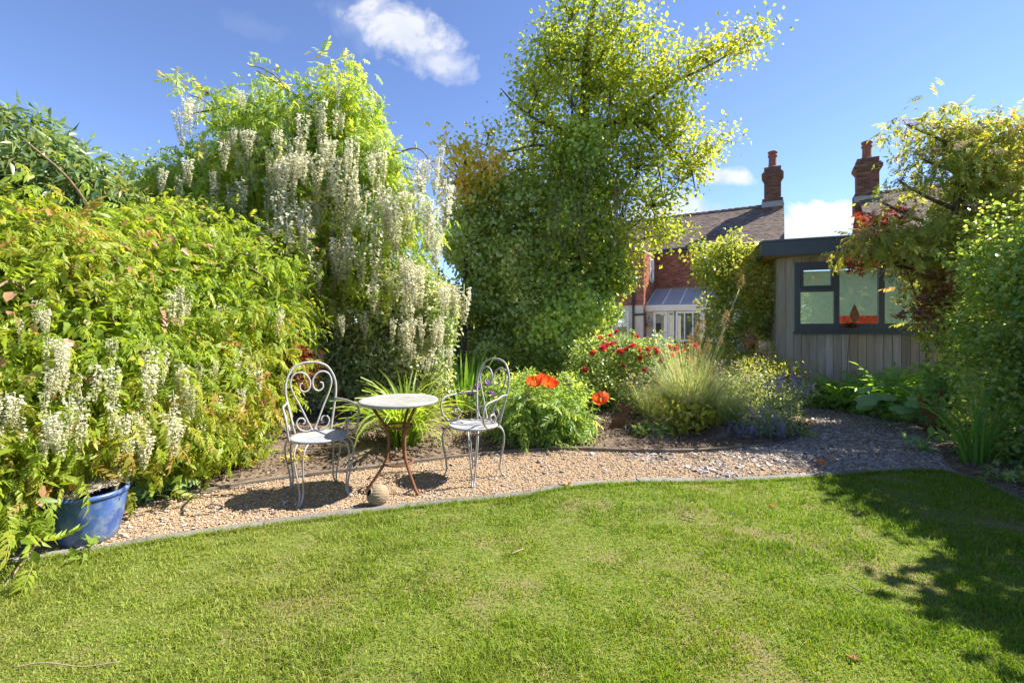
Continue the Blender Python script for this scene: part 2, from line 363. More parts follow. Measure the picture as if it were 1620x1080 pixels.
M['l_plume'] = leaf_mat('grass_plume', [(.36, .25, .13), (.46, .34, .19), (.55, .43, .26)], .4, tcol=(1.1, .95, .7), tval=1.2)
M['l_catmint'] = leaf_mat('catmint_leaf', [(.07, .12, .05), (.115, .17, .07), (.16, .21, .09)], .35)
M['l_fern'] = leaf_mat('fern_leaf', [(.04, .10, .015), (.075, .155, .022), (.11, .20, .03)], .42)
M['l_big'] = leaf_mat('broad_leaf', [(.055, .125, .035), (.08, .16, .045), (.115, .20, .06)], .35, .4, .4)
M['l_ground'] = leaf_mat('groundcover_leaf', [(.035, .085, .02), (.065, .13, .028), (.10, .175, .04), (.16, .21, .06)], .38)
M['grass'] = None
M['f_white'] = leaf_mat('cream_petal', [(.24, .30, .10), (.52, .52, .34), (.68, .65, .48), (.76, .73, .60)], .4, .6, .2, (1, 1, .95), 1.0)
M['f_rose'] = leaf_mat('red_petal', [(.56, .045, .04), (.70, .10, .08), (.76, .20, .15)], .3, .5, .3, (1.1, .6, .5), 1.1)
M['f_poppy'] = leaf_mat('orange_poppy_petal', [(.70, .085, .02), (.78, .12, .03), (.80, .18, .05)], .4, .5, .3, (1.1, .9, .7), 1.1)
M['f_purple'] = leaf_mat('purple_floret', [(.34, .28, .58), (.45, .38, .68), (.56, .49, .74)], .35, .6, .2, (1, 1, 1), 1.1)
M['f_allium'] = leaf_mat('allium_floret', [(.30, .13, .42), (.40, .20, .50)], .35, .6, .2, (1, 1, 1), 1.1)
M['f_elder'] = leaf_mat('elder_umbel', [(.40, .33, .24), (.52, .44, .32), (.56, .46, .40)], .3, .7, .2, (1, 1, .95), 1.0)
M['f_yellow'] = leaf_mat('yellow_flower', [(.55, .5, .05), (.65, .6, .08)], .35, .6, .2, (1, 1, .8), 1.0)

def grass_mat():
    m, nt, out = new_mat('lawn_grass')
    c = ramp(nt, attr(nt), [(.085, .170, .015), (.15, .255, .020), (.205, .315, .026), (.275, .33, .045), (.38, .34, .14)])
    n = tex_noise(nt, 1.1, 4, .6)
    tc = nt.nodes.new('ShaderNodeTexCoord'); sx = nt.nodes.new('ShaderNodeSeparateXYZ'); nt.links.new(tc.outputs['Object'], sx.inputs[0])
    ma = nt.nodes.new('ShaderNodeMath'); ma.operation = 'MULTIPLY_ADD'; nt.links.new(sx.outputs[0], ma.inputs[0]); ma.inputs[1].default_value = -.075; nt.links.new(n, ma.inputs[2])
    dry = ramp(nt, ma.outputs[0], [(.42, 0, 0, 0), (.72, 1, 1, 1)])
    c = mixc(nt, mixc(nt, 1.0, dry, (.48, .48, .48), 'MULTIPLY'), c, (.29, .28, .085))
    n2 = tex_noise(nt, 5.5, 3, .6); c = mixc(nt, .55, c, ramp(nt, n2, [(.3, .75, .8, .75), (.7, 1.22, 1.18, 1.1)]), 'MULTIPLY')
    p = nt.nodes.new('ShaderNodeBsdfPrincipled'); nt.links.new(c, p.inputs['Base Color']); p.inputs['Roughness'].default_value = .5; p.inputs['Specular IOR Level'].default_value = .25
    t = nt.nodes.new('ShaderNodeBsdfTranslucent'); nt.links.new(mixc(nt, 1.0, c, (1.5, 1.45, .6), 'MULTIPLY'), t.inputs[0])
    mx = nt.nodes.new('ShaderNodeMixShader'); mx.inputs[0].default_value = .4
    nt.links.new(p.outputs[0], mx.inputs[1]); nt.links.new(t.outputs[0], mx.inputs[2]); nt.links.new(mx.outputs[0], out.inputs[0]); return m
M['grass'] = grass_mat()
# ================================================================== the setting: ground, lawn, path, beds
def inpoly(pts, poly):
    x, y = pts[:, 0], pts[:, 1]; c = np.zeros(len(pts), bool); n = len(poly); j = n-1
    for i in range(n):
        xi, yi = poly[i][:2]; xj, yj = poly[j][:2]
        cond = ((yi > y) != (yj > y)) & (x < (xj-xi)*(y-yi)/((yj-yi) if yj != yi else 1e-9)+xi)
        c ^= cond; j = i
    return c
def flat_sheet(name, poly, z, mat, kind='structure'):
    from mathutils.geometry import tessellate_polygon
    pts = [Vector((p[0], p[1], 0)) for p in poly]; tri = tessellate_polygon([pts])
    g = Geo(); g.add([(p[0], p[1], z) for p in poly], [np.array(tri)]); return g.build(name, mat, kind=kind, smooth=False)
def grid_sheet(name, poly, z, mat, step=.06, amp=.02, freq=5, kind='structure', mound=0.0):
    poly = np.asarray(poly)[:, :2]; x0, y0 = poly.min(0); x1, y1 = poly.max(0)
    nx = int((x1-x0)/step)+2; ny = int((y1-y0)/step)+2
    xs = x0+np.arange(nx)*step; ys = y0+np.arange(ny)*step; XX, YY = np.meshgrid(xs, ys)
    pts = np.stack([XX.ravel(), YY.ravel()], 1); ins = inpoly(pts, poly)
    d = np.full(len(pts), 9.)
    pc = np.concatenate([poly, poly[:1]])
    for a, b in zip(pc[:-1], pc[1:]):
        ab = b-a; t = np.clip(((pts-a)@ab)/max(ab@ab, 1e-9), 0, 1); d = np.minimum(d, np.linalg.norm(pts-(a+t[:, None]*ab), axis=1))
    q3 = np.concatenate([pts, np.zeros((len(pts), 1))], 1)
    h = z+np.minimum(d/.25, 1)*((vnoise(q3*freq)-.4)*amp+(vnoise(q3*freq*3.1)-.5)*amp*.6)+mound*np.minimum(d/.7, 1)
    h = np.where(ins, np.maximum(h, z), -.03)
    i = np.arange(nx-1)[None]+(np.arange(ny-1)*nx)[:, None]; i = i.ravel()
    q = np.stack([i, i+1, i+1+nx, i+nx], 1); keep = ins[q].any(1); g = Geo()
    g.add(np.concatenate([pts, h[:, None]], 1), [q[keep]]); return g.build(name, mat, kind=kind)

gnd = Geo(); gnd.add([(-400, -400, -.012), (400, -400, -.012), (400, 400, -.012), (-400, 400, -.012)], [np.array([(0, 1, 2, 3)])])
gnd.build('ground', M['thatch'], kind='structure', smooth=False)

lawn_px = [(-330, 985), (-150, 935), (-40, 908), (60, 888), (150, 876), (250, 858), (400, 837), (560, 816), (700, 799), (830, 787), (900, 773), (1000, 766), (1100, 765), (1200, 762),
           (1290, 757), (1370, 750), (1440, 746), (1490, 748), (1540, 762), (1590, 785), (1640, 812), (1720, 880)]
lawn_edge = spline([G(*p)[:2] for p in lawn_px], 6)
lawn_poly = np.concatenate([lawn_edge, [(3.9, .6), (4.2, -5), (-5, -5), (-4.2, 0.8)]])
bed_px = [(60, 812), (230, 793), (330, 776), (420, 761), (530, 748), (600, 739), (700, 726), (800, 716), (870, 711), (950, 713), (1040, 716), (1100, 715), (1180, 709), (1245, 700), (1278, 682), (1276, 660), (1262, 643)]
bed_edge = spline([G(*p)[:2] for p in bed_px], 6)
bed_poly = np.concatenate([bed_edge, [(4.3, 8.6), (3.8, 10.5), (3.4, 13.5), (-9, 13.5), (-6, 3.0), (-3.6, 3.0)]])
right_px = [(1640, 812), (1590, 787), (1545, 764), (1500, 738), (1478, 702), (1450, 673), (1400, 656), (1290, 643)]
right_edge = spline([G(*p)[:2] for p in right_px], 6)
right_poly = np.concatenate([right_edge, [(4.4, 8.6), (9.5, 6.6), (9.5, -3), (4.3, -3), (4.0, .6), (3.85, 2.6)]])
path_poly = np.concatenate([lawn_edge[::-1], [(-4.4, 2.0), (-4.4, 3.4)], bed_edge, [(4.3, 8.6), (4.4, 8.6)], right_edge[::-1]])
flat_sheet('gravel_path', [(-6, -.5), (9.6, -.5), (9.6, 13), (-6, 13)], -.004, M['gravelbed'])
grid_sheet('flower_bed', bed_poly, .008, M['soil'], .07, .06, 4.5, mound=.03)
grid_sheet('shrub_border', right_poly, .006, M['soil'], .08, .05, 4.5, mound=.03)
flat_sheet('lawn', lawn_poly, .010, M['thatch'])
# paved yard by the house
flat_sheet('yard', [(1.5, 13), (30, 13), (30, 40), (1.5, 40)], -.002, M['gravelbed'])

# ---- lawn grass: blades, tufted
def blades(Pn, H, Wd, lean, rnd, az=None):
    n = len(Pn); az = rng.uniform(0, 2*math.pi, n) if az is None else az
    d = np.stack([np.cos(az), np.sin(az), np.zeros(n)], 1); sa = rng.uniform(0, 2*math.pi, n); s = np.stack([np.cos(sa), np.sin(sa), np.zeros(n)], 1)
    up = np.array((0, 0, 1.)); w = Wd[:, None]*s
    b0 = Pn-w*.5; b1 = Pn+w*.5; mid = Pn+up*(H*.55)[:, None]+d*(lean*H*.3)[:, None]
    m0 = mid-w*.4; m1 = mid+w*.4; tip = Pn+up*(H*(1-.35*lean))[:, None]+d*(lean*H)[:, None]
    V = np.stack([b0, b1, m1, m0, tip], 1).reshape(-1, 3); o = np.arange(n)*5
    return V, [np.stack([o, o+1, o+2, o+3], 1), np.stack([o+3, o+2, o+4], 1)], np.repeat(rnd, 5)
def arclen(c):
    return np.concatenate([[0], np.cumsum(np.linalg.norm(np.diff(c, axis=0), axis=1))])
def along(c, s):
    a = arclen(c); return np.stack([np.interp(s, a, c[:, 0]), np.interp(s, a, c[:, 1])], -1)
def lawn_grass():
    N = 300000
    Y = 1.3+(4.6-1.3)*rng.random(N)**1.25; X = rng.uniform(-1.35, 1.35, N)*Y
    extra = np.stack([rng.uniform(-4.5, 4.2, 14000), rng.uniform(-.5, 1.6, 14000)], 1)
    p = np.concatenate([np.stack([X, Y], 1), extra]); p = p[inpoly(p, lawn_poly)]
    q = np.concatenate([p, np.zeros((len(p), 1))], 1)
    tuft = vnoise(q*9+3)*.6+vnoise(q*3.1+9)*.5
    bare = vnoise(q*2.3+31)*.62+vnoise(q*6.5+5)*.38
    keep = rng.random(len(p)) < np.clip((bare-.20)*5.5, .55, 1)*np.clip(.5+tuft, 0, 1)
    p, q, tuft = p[keep], q[keep], tuft[keep]; n = len(p)
    H = (.013+.044*np.clip(tuft, 0, 1.1)**2.1)*rng.uniform(.6, 1.3, n); H[rng.random(n) < .02] *= 1.5
    Wd = rng.uniform(.0026, .0048, n)*(.75+.14*p[:, 1])
    patch = vnoise(q*1.2+50); rnd = np.clip(.46+.30*(patch-.5)+.22*(tuft-.55)*-1+rng.normal(0, .17, n), 0, 1)
    rnd[rng.random(n) < .05] = rng.uniform(.85, 1)
    az = rng.uniform(0, 2*math.pi, n)
    V, Fs, r = blades(np.concatenate([p, np.full((n, 1), .008)], 1), H, Wd, rng.uniform(.25, 1.1, n), rnd, az)
    g = Geo(); g.add(V, Fs, r)
    m = 9000; e = along(lawn_edge, rng.uniform(0, arclen(lawn_edge)[-1], m))+rng.normal(0, .012, (m, 2))-np.array((0, .022)); V, Fs, r = blades(np.concatenate([e, np.full((m, 1), .005)], 1), rng.uniform(.02, .055, m), rng.uniform(.003, .005, m), rng.uniform(.3, 1.3, m), np.clip(rng.normal(.4, .2, m), 0, 1)); g.add(V, Fs, r)
    tag(g.build('grass', M['grass'], kind='stuff'), 'short patchy green lawn grass in the foreground', 'grass')
lawn_grass()

# ---- gravel and slate chippings
octa = (np.array([(0.5, 0, 0), (0, .5, 0), (-.5, 0, 0), (0, -.5, 0), (.08, .05, .3), (-.05, 0, -.2)]), [np.array([(0, 1, 4), (1, 2, 4), (2, 3, 4), (3, 0, 4)])])
chip = (np.array([(.5, .1, .0), (.2, .5, .0), (-.4, .42, .0), (-.5, -.2, .0), (.05, -.5, .0), (.42, .08, .16), (.16, .42, .18), (-.34, .34, .15), (-.42, -.16, .17), (.04, -.4, .16)]),
        [np.array([(0, 1, 6, 5), (1, 2, 7, 6), (2, 3, 8, 7), (3, 4, 9, 8), (4, 0, 5, 9)]), np.array([(5, 6, 7, 8, 9)])])
def stones():
    def sample(N, y0, y1, pw):
        Y = y0+(y1-y0)*rng.random(N)**pw; X = rng.uniform(-1.3, 1.25, N)*Y; p = np.stack([X, Y], 1); return p[inpoly(p, path_poly)]
    p = sample(150000, 2.0, 8.4, 1.6); x, y = p[:, 0], p[:, 1]
    # golden gravel on the left, giving way to grey slate towards the right and the back
    s = np.clip((x-1.35)/1.9+(y-4.2)*.30+(vnoise(np.stack([x, y, 0*x], 1)*2.2)-.5)*1.1, 0, 1)
    isl = rng.random(len(p)) < np.clip(s, .03, .93); pg = p[~isl]; ps = p[isl][:26000]
    def put(tmpl, q, size, tilt, name, mat, label, cat):
        n = len(q); D = np.stack([rng.normal(0, 1, n), rng.normal(0, 1, n), rng.normal(0, tilt, n)], 1); N = np.stack([rng.normal(0, tilt, n), rng.normal(0, tilt, n), np.ones(n)], 1)
        L = size(n); g = Geo(); g.scatter(tmpl, np.concatenate([q, (-.002+L*.08)[:, None]], 1), D, N, L, L*rng.uniform(.55, .95, n), rng.random(n))
        tag(g.build(name, mat, kind='stuff', smooth=False), label, cat)
    put(octa, pg, lambda n: rng.uniform(.010, .024, n)*(1+.12*(pg[:, 1]-3)), .35, 'gravel', M['pebble'], 'loose golden gravel covering the path under the table', 'gravel')
    put(chip, ps, lambda n: rng.uniform(.016, .04, n)*(1+.7*(rng.random(n) < .12)), .28, 'slate_chippings', M['slate'], 'loose grey slate chippings on the curving path', 'slate chippings')
    # clods of soil and litter over the beds
    q = np.concatenate([sample2(bed_poly, 9000, -3.4, 3.6, 3.2, 6.6), sample2(right_poly, 3500, 3.2, 6.4, 2.4, 7.6)])
    n = len(q); g = Geo(); L = rng.uniform(.012, .05, n)
    g.scatter(octa, np.concatenate([q, np.full((n, 1), .055)], 1), rng.normal(0, 1, (n, 3)), rng.normal(0, .5, (n, 3))+np.array((0, 0, 1.)), L, L*.8, rng.random(n))
    tag(g.build('soil_clods', M['soil'], kind='stuff', smooth=False), 'crumbly brown soil lumps over the flower bed', 'soil')
def sample2(poly, N, x0, x1, y0, y1):
    p = np.stack([rng.uniform(x0, x1, N), rng.uniform(y0, y1, N)], 1); return p[inpoly(p, poly)]
stones()
def litter():
    q = np.concatenate([sample2(path_poly, 260, -3, 5, 2.2, 6.5), sample2(bed_poly, 260, -3, 4, 3.4, 6)]); n = len(q); g = Geo(); L = rng.uniform(.015, .045, n)
    t = (np.array([(0, 0, 0), (.45, -.5, .18), (1, 0, .1), (.45, .5, .15)]), [np.array([(0, 1, 2), (0, 2, 3)])])
    g.scatter(t, np.concatenate([q, np.full((n, 1), .02)], 1)+np.where(inpoly(q, bed_poly), .05, 0.)[:, None]*np.array((0, 0, 1.)), rng.normal(0, 1, (n, 3))*np.array((1, 1, .15)), rng.normal(0, .3, (n, 3))+np.array((0, 0, 1.)), L, L*.6, rng.random(n))
    tag(g.build('leaf_litter', M['dead_leaf'], kind='stuff'), 'scattered dry leaf litter on the gravel and bed', 'leaf litter')
litter()

# ---- edgings
def edging(name, c, parts, mat, label, cat, w, h, lo, hi, gap, jit, z=0.0, kind='structure', skip=0.0):
    e = thing(name, label, cat); e['kind'] = kind
    a = arclen(c)[-1]; s = .02
    while s < a-.05:
        L = random.uniform(lo, hi); s1 = min(s+L, a); p = along(c, np.linspace(s, s1-gap, 5)); t = norm(np.gradient(p, axis=0)); nn = np.stack([-t[:, 1], t[:, 0]], 1)
        dz = random.uniform(-jit, jit); ww = w*random.uniform(.85, 1.15); g = Geo()
        V = []
        for k in range(5):
            hh = z+h+dz+random.uniform(-1, 1)*jit*.3
            for (o, zz) in ((-.5, -.03), (-.5, hh-.006), (-.38, hh), (.38, hh), (.5, hh-.006), (.5, -.03)):
                q = p[k]+nn[k]*o*ww; V.append((q[0], q[1], zz))
        k6 = np.arange(6); q4 = np.concatenate([np.stack([i*6+k6, i*6+(k6+1) % 6, (i+1)*6+(k6+1) % 6, (i+1)*6+k6], 1) for i in range(4)])
        g.add(V, [q4, np.arange(6)[::-1][None], (24+np.arange(6))[None]], random.random())
        if random.random() >= skip: g.build(parts, mat, e, smooth=False)
        s = s1
    return e
off = norm(np.gradient(lawn_edge, axis=0)); lawn_out = lawn_edge+np.stack([-off[:, 1], off[:, 0]], 1)*.045
edging('lawn_edging', lawn_out[12:], 'edging_stone', M['edge'], 'flush grey stone edging strip between the lawn and the gravel', 'edging', .085, .022, .30, .62, .006, .005)
edging('bed_edging', bed_edge[8:86], 'edging_board', M['timber'], 'low weathered timber board edging along the flower bed', 'edging', .024, .028, .8, 1.5, .008, .010)

# ================================================================== buildings
Zv = np.array((0, 0, 1.))
def V3(x, y, z=0.0): return np.array((x, y, z), float)
def fbox(g, o, u, w, x0, x1, d0, d1, z0, z1, rnd=.5):
    """box in a wall frame: x along u, d outward along w, z up"""
    g.box(o+u*(x0+x1)/2+w*(d0+d1)/2+Zv*(z0+z1)/2, u*(x1-x0)/2, w*(d1-d0)/2, Zv*(z1-z0)/2, rnd)
def bricks(o, u, w, width, z0, z1, mat, parent, holes=(), clip=None, bl=.225, bh=.075, proud=.012, name='brickwork'):
    g = Geo(); row = 0; z = z0
    while z < z1-.02:
        x = -(bl/2)*(row % 2)
        while x < width-.01:
            xa, xb = max(0, x), min(width, x+bl-.010); za, zb = z, min(z1, z+bh-.010)
            lims = clip((za+zb)/2) if clip else (0, width); xa, xb = max(xa, lims[0]), min(xb, lims[1])
            if xb-xa > .03:
                segs = [(xa, xb)]
                for (h0, h1, hz0, hz1) in holes:
                    if zb > hz0+.01 and za < hz1-.01:
                        ns = []
                        for (a, b) in segs:
                            if b <= h0 or a >= h1: ns.append((a, b))
                            else:
                                if a < h0: ns.append((a, h0))
                                if b > h1: ns.append((h1, b))
                        segs = ns
                for (a, b) in segs:
                    if b-a > .02: fbox(g, o, u, w, a, b, -.01, proud+random.uniform(-.004, .004), za, zb, random.random())
            x += bl
        z += bh; row += 1
    return g.build(name, mat, parent, kind='stuff', smooth=False)
def tiles(o, u, s, nrm, width, length, parent, tw=.17, gauge=.105):
    """courses of small plain tiles up a slope: u across, s up the slope"""
    g = Geo(); rows = int(length/gauge); tilt = norm(s+nrm*-.10)
    for r in range(rows):
        x = -(tw/2)*(r % 2)
        while x < width:
            xa, xb = max(x, 0), min(width, x+tw-.006)
            if xb-xa > .02:
                dz = random.uniform(0, .007)
                c = o+u*(xa+xb)/2+s*(r*gauge+gauge*.62)+nrm*(.028+dz)
                g.box(c, u*(xb-xa)/2, tilt*gauge*.72, nrm*.007, min(1, max(0, random.gauss(.45, .28))))
            x += tw
    return g.build('roof_tiles', M['rooftile'], parent, kind='stuff', smooth=False)
def sash(parent, o, u, w, x0, x1, z0, z1, bars=(), hb=(), fw=.06, depth=.05, name='window', fm='white', inset=0.0, dark=True, pane=True):
    """window: frame mesh with glazing bars; the pane is its sub-part"""
    g = Geo(); a, b = inset-.02, inset+depth
    fbox(g, o, u, w, x0, x1, a, b, z0, z0+fw); fbox(g, o, u, w, x0, x1, a, b, z1-fw, z1)
    fbox(g, o, u, w, x0, x0+fw, a, b, z0+fw, z1-fw); fbox(g, o, u, w, x1-fw, x1, a, b, z0+fw, z1-fw)
    for x in bars: fbox(g, o, u, w, x-.022, x+.022, a+.012, b-.012, z0+fw, z1-fw)
    for z in hb: fbox(g, o, u, w, x0+fw, x1-fw, a+.008, b-.008, z-.022, z+.022)
    f = g.build(name, M[fm], parent, smooth=False)
    if pane:
        p = Geo(); fbox(p, o, u, w, x0+fw*.6, x1-fw*.6, a+.022, a+.028, z0+fw*.6, z1-fw*.6); p.build('pane', M['glass'], f, smooth=False)
    if dark:
        p = Geo(); fbox(p, o, u, w, x0+.01, x1-.01, a-.05, a-.04, z0+.01, z1-.01); p.build('dim_room_backing', M['interior'], f, smooth=False)  # dark sheet: the dimness of the room behind the pane, put into colour
    return f

E1 = V3(.86, -.51); NB = V3(.51, .86); FR = -NB
B = V3(11.27, 19.0); A = B-E1*5.17
SLOPE = norm(NB*2.8+Zv*1.96); SL = math.hypot(2.8, 1.96); RN = norm(np.cross(E1, SLOPE))
if RN[2] < 0: RN = -RN
def gable_clip(z, eave=5.0, half=2.8, rise=1.96):
    if z <= eave: return (0, 2*half)
    k = (z-eave)/rise*half; return (k, 2*half-k)
def row_house(name, label, corner, length, side=1):
    """gabled brick house; corner = front end of the gable wall nearest the gap; side=+1: the house lies towards -E1"""
    h = thing(name, label, 'house', corner)
    o = V3(0, 0)
    dirv = -E1*side
    g = Geo(); prof = [(0, 0), (0, 5.0), (2.8, 6.93), (5.6, 5.0), (5.6, 0)]
    g.poly(prof, 0, length, (o, NB, Zv, dirv)); g.build('wall', M['mortar'], h, smooth=False)
    d = Geo()   # roof boards under the tiles, both slopes
    for k in (0, 1):
        base = o+NB*(-.22 if k == 0 else 5.82)+Zv*4.87
        s = SLOPE if k == 0 else norm(-NB*2.8+Zv*1.96); n = norm(np.cross(dirv, s)); n = n if n[2] > 0 else -n
        Ls = SL+.26
        d.box(base+dirv*(length/2-.03)+s*Ls/2+n*.0, dirv*(length/2+.06), s*Ls/2, n*.02)
    rf = d.build('roof', M['rooftile'], h, smooth=False)
    n = norm(np.cross(dirv, SLOPE)); n = n if n[2] > 0 else -n
    tiles(o+NB*-.25+Zv*4.85-dirv*.09, dirv, SLOPE, n, min(length, 9.0), SL+.24, rf)
    r = Geo(); k = 0
    while k*.3 < min(length, 9.0)-.3:    # ridge tiles
        c = o+NB*2.8+Zv*7.01-dirv*.09+dirv*k*.3
        r.tube([c, c+dirv*.292], .10, 8, random.random()); k += 1
    r.build('ridge_tiles', M['rooftile'], rf, kind='stuff')
    gt = Geo(); gt.tube([o+NB*-.30+Zv*4.80-dirv*.05, o+NB*-.30+Zv*4.80+dirv*min(length, 9)], .055, 8); gt.build('gutter', M['blackpipe'], h)
    fb = Geo(); fbox(fb, o, dirv, FR, -.05, min(length, 9), .10, .20, 4.66, 4.82); fb.build('eaves_board', M['anthracite'], h, smooth=False)
    return h, o, dirv
house, ho, hd = row_house('brick_house', 'red brick house with a tiled roof behind the climbing tree', B, 5.17+9)
bricks(ho-E1*5.17, E1, FR, 5.17, .3, 4.72, M['brick'], house, holes=[(1.95, 2.55, 4.25, 4.72), (0, 3.7, 0, 3.02)])
sash(house, ho-E1*5.17, E1, FR, 1.97, 2.53, 4.27, 4.70, bars=(2.25,), fw=.05)
# chimney
def chimney(parent, base, w, d, label=None):
    """brick stack with an oversailing head and a clay pot; base = centre at the roof"""
    g = Geo(); m = Geo(); z = -.55; k = 0
    def size(z):
        if z < .22: return 1.06
        if z < 1.10: return .86
        if z < 1.18: return .93
        if z < 1.26: return 1.02
        if z < 1.46: return 1.12
        if z < 1.54: return 1.0
        return .86
    while z < 1.72:
        s = size(z); ww, dd = w*s/2, d*s/2
        m.box(base+Zv*(z+.037), E1*(ww-.014), NB*(dd-.014), Zv*.038)
        for (u, v, hu, hv) in ((E1, -NB, ww, dd), (-E1, NB, ww, dd), (NB, E1, dd, ww), (-NB, -E1, dd, ww)):
            x = -hu-(.1125 if k % 2 else 0)
            while x < hu-.01:
                a, b = max(x, -hu), min(x+.215, hu)
                if b-a > .02: g.box(base+u*(a+b)/2+v*(hv-.018)+Zv*(z+.0325), u*(b-a)/2, v*.02, Zv*.0325, random.random())
                x += .225
        z += .075; k += 1
    c = m.build('chimney', M['mortar'], parent, smooth=False); g.build('brickwork', M['brickdark'], c, kind='stuff', smooth=False)
    p = Geo(); p.lathe([(.0, 1.70), (.30, 1.70), (.27, 1.80), (.17, 1.84), (.0, 1.84)], 20, base); p.build('flaunching', M['mortar'], c)
    q = Geo(); q.lathe([(.20, 1.80), (.17, 1.95), (.165, 2.25), (.165, 2.30), (.20, 2.31), (.20, 2.38), (.165, 2.40), (.165, 2.46), (.205, 2.47), (.205, 2.55), (.15, 2.56), (.14, 2.3), (0, 2.3)], 24, base)
    q.build('chimney_pot', M['potclay'], c)
    l = Geo(); l.box(base+Zv*.0-NB*(d*.53+.012), E1*(w*.56), NB*.01, Zv*.13); l.build('lead_flashing', M['lead'], c, smooth=False)
    return c
chimney(house, ho-E1*.38+NB*2.75+Zv*6.98, .80, .72)
# wing projecting towards the garden, its flank facing the porch
g = Geo(); a0 = ho-E1*5.17; g.poly([(0, 0), (-6, 0), (-6, 2.0), (0, 2.0)], 0, 4.6, (a0-NB*2.2, E1, NB, Zv)); wing = g.build('wing_wall', M['render'], house, smooth=False)
bricks(a0-NB*2.2, NB, E1, 2.2, .3, 4.55, M['brick'], wing, holes=[(1.05, 1.75, 3.35, 4.4)])
sash(wing, a0-NB*2.2, NB, E1, 1.08, 1.72, 3.38, 4.37, hb=(3.9,))
w0 = a0-NB*2.2
bricks(w0-E1*6, E1, FR, 6.0, 2.2, 4.55, M['brick'], wing)
sash(wing, w0, -E1, FR, .64, 1.22, .86, 1.98, hb=(1.42,), fw=.07)
g = Geo(); fbox(g, w0, -E1, FR, 1.42, 1.72, .0, .16, 0, 2.05); pier = g.build('pier', M['mortar'], house, smooth=False); bricks(w0-E1*1.72+FR*.16, E1, FR, .30, .3, 2.04, M['brick'], pier)
g = Geo(); q = w0-E1*.42+FR*.07; g.tube([q+Zv*0, q+Zv*3.4], .05, 8); g.tube([q+Zv*1.78, q+Zv*1.80+E1*.50, q+Zv*1.86+E1*.56], .04, 8); g.build('drainpipe', M['blackpipe'], house)
g = Geo(); q = ho-E1*.30+FR*.10; g.tube([q+Zv*.2, q+Zv*4.7], .055, 8); g.build('drainpipe', M['blackpipe'], house)
# lean-to porch
porch = thing('lean_to_porch', 'white glazed lean-to porch with grey sloping roof on the brick house', 'porch', A)
po = V3(0, 0); PW, PD = 3.55, 1.75; pf = po+FR*PD
g = Geo()
sl = norm(FR*PD+Zv*-.78); sll = math.hypot(PD, .78); rn = norm(np.cross(sl, E1)); rn = rn if rn[2] > 0 else -rn
g.box(po+Zv*3.0+E1*PW/2+sl*(sll/2+.06), E1*(PW/2+.05), sl*(sll/2+.06), rn*.012); rfp = g.build('porch_roof', M['roofglass'], porch, smooth=False)
for k in range(6):
    g = Geo(); x = PW*k/5; g.box(po+Zv*3.0+E1*x+sl*(sll/2+.06)+rn*.02, E1*.028, sl*(sll/2+.06), rn*.016); g.build('glazing_bar', M['white'], rfp, smooth=False)
g = Geo(); fbox(g, pf, E1, FR, -.08, PW+.08, -.02, .16, 1.94, 2.20); g.build('fascia', M['cream'], porch, smooth=False)
g = Geo(); fbox(g, pf, E1, FR, 1.25, PW, -.10, 0, 0, .62); dw = g.build('dwarf_wall', M['mortar'], porch, smooth=False); bricks(pf+E1*1.25, E1, FR, PW-1.25, .04, .62, M['brick'], dw)
g = Geo(); fbox(g, pf, E1, FR, 0, .30, -.08, .0, 0, 1.94); g.build('side_panel', M['render'], porch, smooth=False)
sash(porch, pf, E1, FR, .95, 1.20, .05, 1.92, fw=.05, hb=(.9,), dark=False)
sash(porch, pf, E1, FR, 1.26, 2.30, .64, 1.92, bars=(1.62, 1.95), fw=.08, dark=False)
sash(porch, pf, E1, FR, 2.32, PW, .64, 1.92, bars=(2.7, 3.1), fw=.08, dark=False)
dr = sash(porch, pf, E1, FR, .32, .93, .04, 1.92, hb=(.95,), fw=.10, name='door', dark=False)
g = Geo(); fbox(g, pf, E1, FR, .42, .83, -.01, .012, .14, .90); g.build('door_panel', M['white'], dr, smooth=False)
g = Geo(); g.tube([pf+E1*.86+FR*.03+Zv*1.02, pf+E1*.86+FR*.09+Zv*1.02, pf+E1*.78+FR*.09+Zv*1.02], .012, 6); g.build('handle', M['blackpipe'], dr)
g = Geo(); fbox(g, po, E1, FR, .05, PW, .01, .03, .3, 2.9); g.build('inner_wall', M['curtain'], porch, smooth=False)
hb_ = thing('hanging_basket', 'small dark basket hanging beside the white porch door', 'basket', A+pf+E1*.18+FR*.18+Zv*1.35)
g = Geo(); g.lathe([(0, -.10), (.09, -.07), (.13, .02), (.14, .08), (.12, .08), (.10, .0), (0, -.04)], 14); g.build('basket', M['twig'], hb_)
g = Geo(); [g.tube([(math.cos(t)*.13, math.sin(t)*.13, .07), (0, 0, .38)], .006, 4) for t in (0, 2.1, 4.2)]; g.build('chain', M['iron'], hb_)

# the neighbour beyond the gap, same ridge line
RB = B+E1*2.95
house2, h2o, h2d = row_house('brick_house', 'right-hand brick house whose gable rises behind the timber garden room', RB, 8.0, side=-1)
bricks(h2o, NB, -E1, 5.6, 2.2, 6.9, M['brick'], house2, clip=gable_clip)
chimney(house2, h2o+E1*.22+NB*2.75+Zv*6.72, .88, .80)

